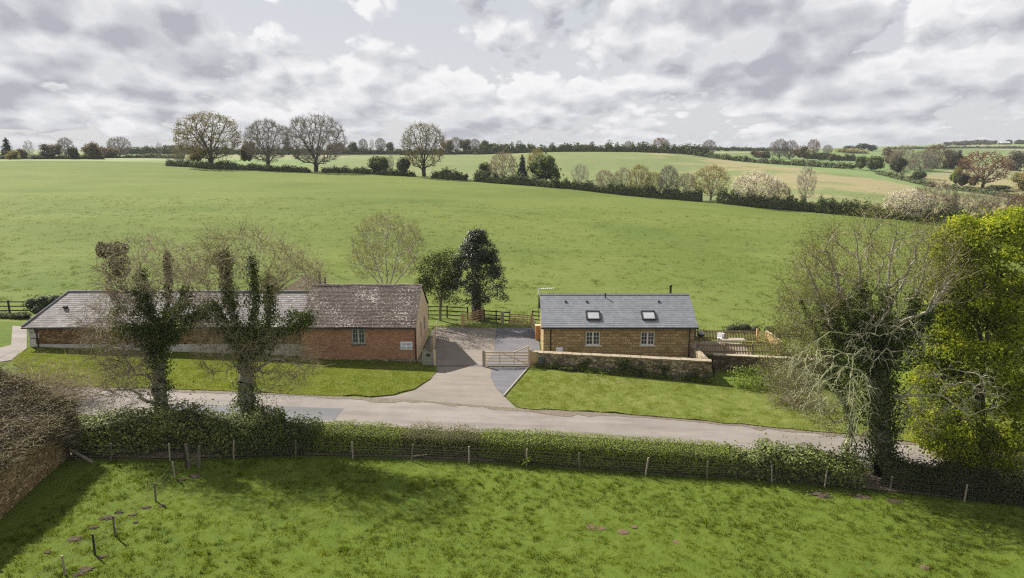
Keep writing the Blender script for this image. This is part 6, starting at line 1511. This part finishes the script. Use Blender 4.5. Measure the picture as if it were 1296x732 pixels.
# plants and ivy along the long garden wall
wp = []; wi = []
for i in range(150):
    f_ = rng.random(); q_ = pL+(pR-pL)*f_; wp.append((q_[0], q_[1]-.12-.28*rng.random(), float(znear(q_[0]))+.12+.1*rng.random()))
for f0, n_, hh in ((.30,16,.7),(.52,34,1.1),(.60,20,.9),(.74,16,.8),(.90,20,1.0),(.12,8,.5)):
    for i in range(n_):
        f_ = f0+rng.normal()*.025; q_ = pL+(pR-pL)*f_; wi.append((q_[0], q_[1]-.05, float(znear(q_[0]))+.1+hh*rng.random()**1.5))
o = thing('wall_foot_plants', (0,0,0), 'low ragged plants and ivy growing at the base of the long garden wall', 'plants')
clump_leaves(o, wp, .12, .26, 420, .085, M['bright'], .8, .8, 'leaves'); clump_leaves(o, wi, .14, .28, 420, .09, M['ivy'], 1.0, .8, 'ivy', .03)
o['kind'] = 'stuff'
# cut brush heaped by the wall
def brush(name, base, n, rx, ry, h, mat, label, ln=1.6, r=.012, cat='brushwood', kind=None):
    o = thing(name, base, label, cat); c = rng.normal(size=(n,3))*np.array((rx,ry,h))*.42; c[:,2] = np.abs(c[:,2])+.05
    d = rand_unit(n); d[:,2] *= .45; d[:,2] += .15; L = (ln*(.3+.9*rng.random(n)))[:,None]
    a = c-d*L*.5; a[:,2] = np.maximum(a[:,2], .0); m = c+rng.normal(size=(n,3))*.06; e = c+d*L*.5
    rr = r*(.4+rng.random(n)); V, Q = join([tubes(a, m, rr, rr*.8, 4), tubes(m, e, rr*.8, rr*.35, 3)]); link('branches', mesh_np('branches', V, Q, mats=[M[mat]]), o)
    b = np.repeat(e, 3, 0); dd = np.repeat(d, 3, 0)+rand_unit(3*n)*.7; q = np.full(3*n, r*.4); V, Q = tubes(b, b+dd*ln*.25, q, q*.5, 3); link('twigs', mesh_np('twigs', V, Q, mats=[M[mat]]), o)
    return o
brush('brushwood_heap', gp(1000,488), 420, 2.4, 1.2, 1.3, 'bark_l', 'heap of cut pale branches by the dark garden wall and large ivy clad tree', 1.9, .016)
brush('bare_shrub', gp(50,508)+(0,.2,0), 1100, 4.2, 1.3, 2.2, 'twig_p', 'grey leafless shrub behind the near barn roof', 1.7, .012, 'shrub')
brush('thicket', gp(1015,520)+(0,1.0,0), 420, 2.2, 1.3, 1.3, 'twig', 'tangle of brown stems on the verge under the leaning ivy stem', 1.4, .011, 'scrub')
# overgrowth on the near barn
o = thing('bramble_overgrowth', (0,0,0), 'brown bramble and ivy sprawling over the end of the near barn roof', 'bramble'); 
ZE_, ZR_, HW_ = 3.30, 5.30, 3.4
ca_, sa_ = math.cos(ang), math.sin(ang)
def barn_pt(x, y, z): return np.array((W0[0]+x*ca_-y*sa_, W0[1]+x*sa_+y*ca_, z))
cen = []; big = []
for i in range(330):
    y_ = ln - 6.5*rng.random()**2.2; x_ = .25-(HW_+.6)*rng.random(); z_ = ZE_-.06+(ZR_-ZE_)*min(.25-x_, HW_+.25)/(HW_+.25) + .05
    cen.append(barn_pt(x_, y_, z_))
for i in range(150):                              # over the gable and down its corner
    x_ = .3-(HW_+.8)*rng.random()**1.3; z_ = ZE_+(ZR_-ZE_)*min(max(.25-x_,0), HW_)/HW_; cen.append(barn_pt(x_, ln+.15+.2*rng.random(), z_-abs(rng.normal())*.5+.1))
for i in range(70): cen.append(barn_pt(.18+.12*rng.normal(), ln+.1-.5*rng.random(), 1.3+2.1*rng.random()))
for i in range(190):
    f_ = rng.random(); cen.append(barn_pt(.22+.10*rng.random(), ln-6*(1-f_), ZE_-.1-rng.random()*(.15+2.0*f_**3)))
clump_leaves(o, cen, .16, .40, 420, .085, M['ivy_b'], .55, .9, 'foliage')
S_ = np.repeat(np.array(cen), 7, 0) + rng.normal(size=(len(cen)*7,3))*.22; d = rand_unit(len(S_)); d[:,2] = np.abs(d[:,2])*.5
V, Q = tubes(S_, S_+d*(.3+.5*rng.random(len(S_)))[:,None], np.full(len(S_), .008), np.full(len(S_), .003), 3); link('stems', mesh_np('stems', V, Q, mats=[M['twig_o']]), o)

# ------------------------------------------------------------------ the long roadside hedge, piece by piece
def fp(px, py, dy): 
    p = gp(px, py); return np.array((p[0], p[1]+dy, float(znear(p[0]))))
hl = lambda pts: [fp(*p) for p in pts]
hedge('overgrown_hedge', hl([(70,583,1.9),(150,583,1.9),(250,581,1.8),(345,580,1.6)]), 2.6, 1.75, 'overgrown ivy hedge under the left ivy clad tree', M['hedge_br'], M['core'], 260, .13, .32, 'hedge', None, .8, .25, seed=2, straggle=.35)
hedge('dark_hedge', hl([(262,580.5,1.3),(330,579.5,1.2),(400,579,1.2)]), 2.2, 1.45, 'dark ivy hedge below the second ivy clad tree', M['ivy'], M['core'], 260, .12, .25, 'hedge', None, .8, .2, seed=4, straggle=.25)
hedge('clipped_hedge', hl([(385,579.5,1.3),(450,581,1.3),(507,583,1.3)]), 1.9, 1.28, 'clipped green hedge left of the leafless stretch', M['hedge'], M['core'], 620, .068, .07, 'hedge', None, .86, .05, seed=5)
hedge('budding_hedge', hl([(503,583,1.3),(560,585,1.3),(612,588,1.3)]), 1.9, 1.28, 'brown budding stretch of the clipped hedge, nearly leafless', M['hedge_tw'], M['core'], 480, .065, .10, 'hedge', None, .80, .08, seed=6, straggle=.12)
hedge('clipped_hedge', hl([(608,588,1.3),(700,594,1.3),(780,600,1.3),(860,605,1.3),(935,609.5,1.3)]), 2.0, 1.30, 'long clipped yellow green hedge right of the leafless stretch', M['hedge'], M['core'], 620, .068, .07, 'hedge', None, .86, .05, seed=7)
hedge('bramble_hedge', hl([(925,609,1.2),(1000,614,1.1),(1060,619,1.1),(1100,622,1.2)]), 2.1, 1.35, 'leafy bramble hedge in front of the large ivy clad tree', M['hedge_br'], M['core'], 260, .14, .28, 'hedge', None, .78, .22, seed=8, straggle=.3)
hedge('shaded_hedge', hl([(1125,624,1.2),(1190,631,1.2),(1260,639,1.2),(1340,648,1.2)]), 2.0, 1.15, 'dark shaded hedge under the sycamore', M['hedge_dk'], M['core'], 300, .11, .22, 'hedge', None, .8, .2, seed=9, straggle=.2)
# thin stem of a roadside sign seen past the ivy clad tree
p = gp(1145,600); o = thing('thin_pole', p+(0,1.5,0), 'thin brown pole right of the ivy clad trunk', 'pole'); mb = MB(); mb.tube((0,0,-.2),(.03,0,2.3), .03, .025); mb.build('shaft', M['bark'], o); mb = MB(); mb.tube((.03,0,2.3),(.03,0,2.34), .035,.02); mb.build('cap', M['bark_d'], o)
# worn earth strip along the hedge foot
mb = MB(); up_ = [gp(*p) for p in [(60,585),(215,585),(374,580.5),(521,585),(666,591.5),(816,604),(977,612),(1126,626),(1310,646)]]
ed = [(p[0], p[1]+.25+.3*rg.random()) for p in up_]; bk = [(p[0], p[1]+2.6) for p in up_]
V = [(x, y, float(znear(x))+.05) for x, y in ed]+[(x, y, float(znear(x))+.05) for x, y in bk]; n = len(up_)
mb.add(V, [(i, i+1, n+i+1, n+i) for i in range(n-1)]); tag(mb.build('hedge_bank_ground', M['soil']), kind='structure')

# ------------------------------------------------------------------ air
if HAZE:
    m, nt, out = new_mat('air'); v = nt.nodes.new('ShaderNodeVolumePrincipled'); v.inputs['Color'].default_value = (.58,.61,.66,1); v.inputs['Density'].default_value = HAZE; v.inputs['Anisotropy'].default_value = 0
    lk(nt, v.outputs[0], out.inputs[1])
    zb_ = float(Zg.min())-1.5; zt = max(float(Zg.max()), 22)+14
    mb = MB(); mb.box(-13000,13000,-60,7100,zb_,zt); o = mb.build('haze', m); tag(o, kind='stuff')
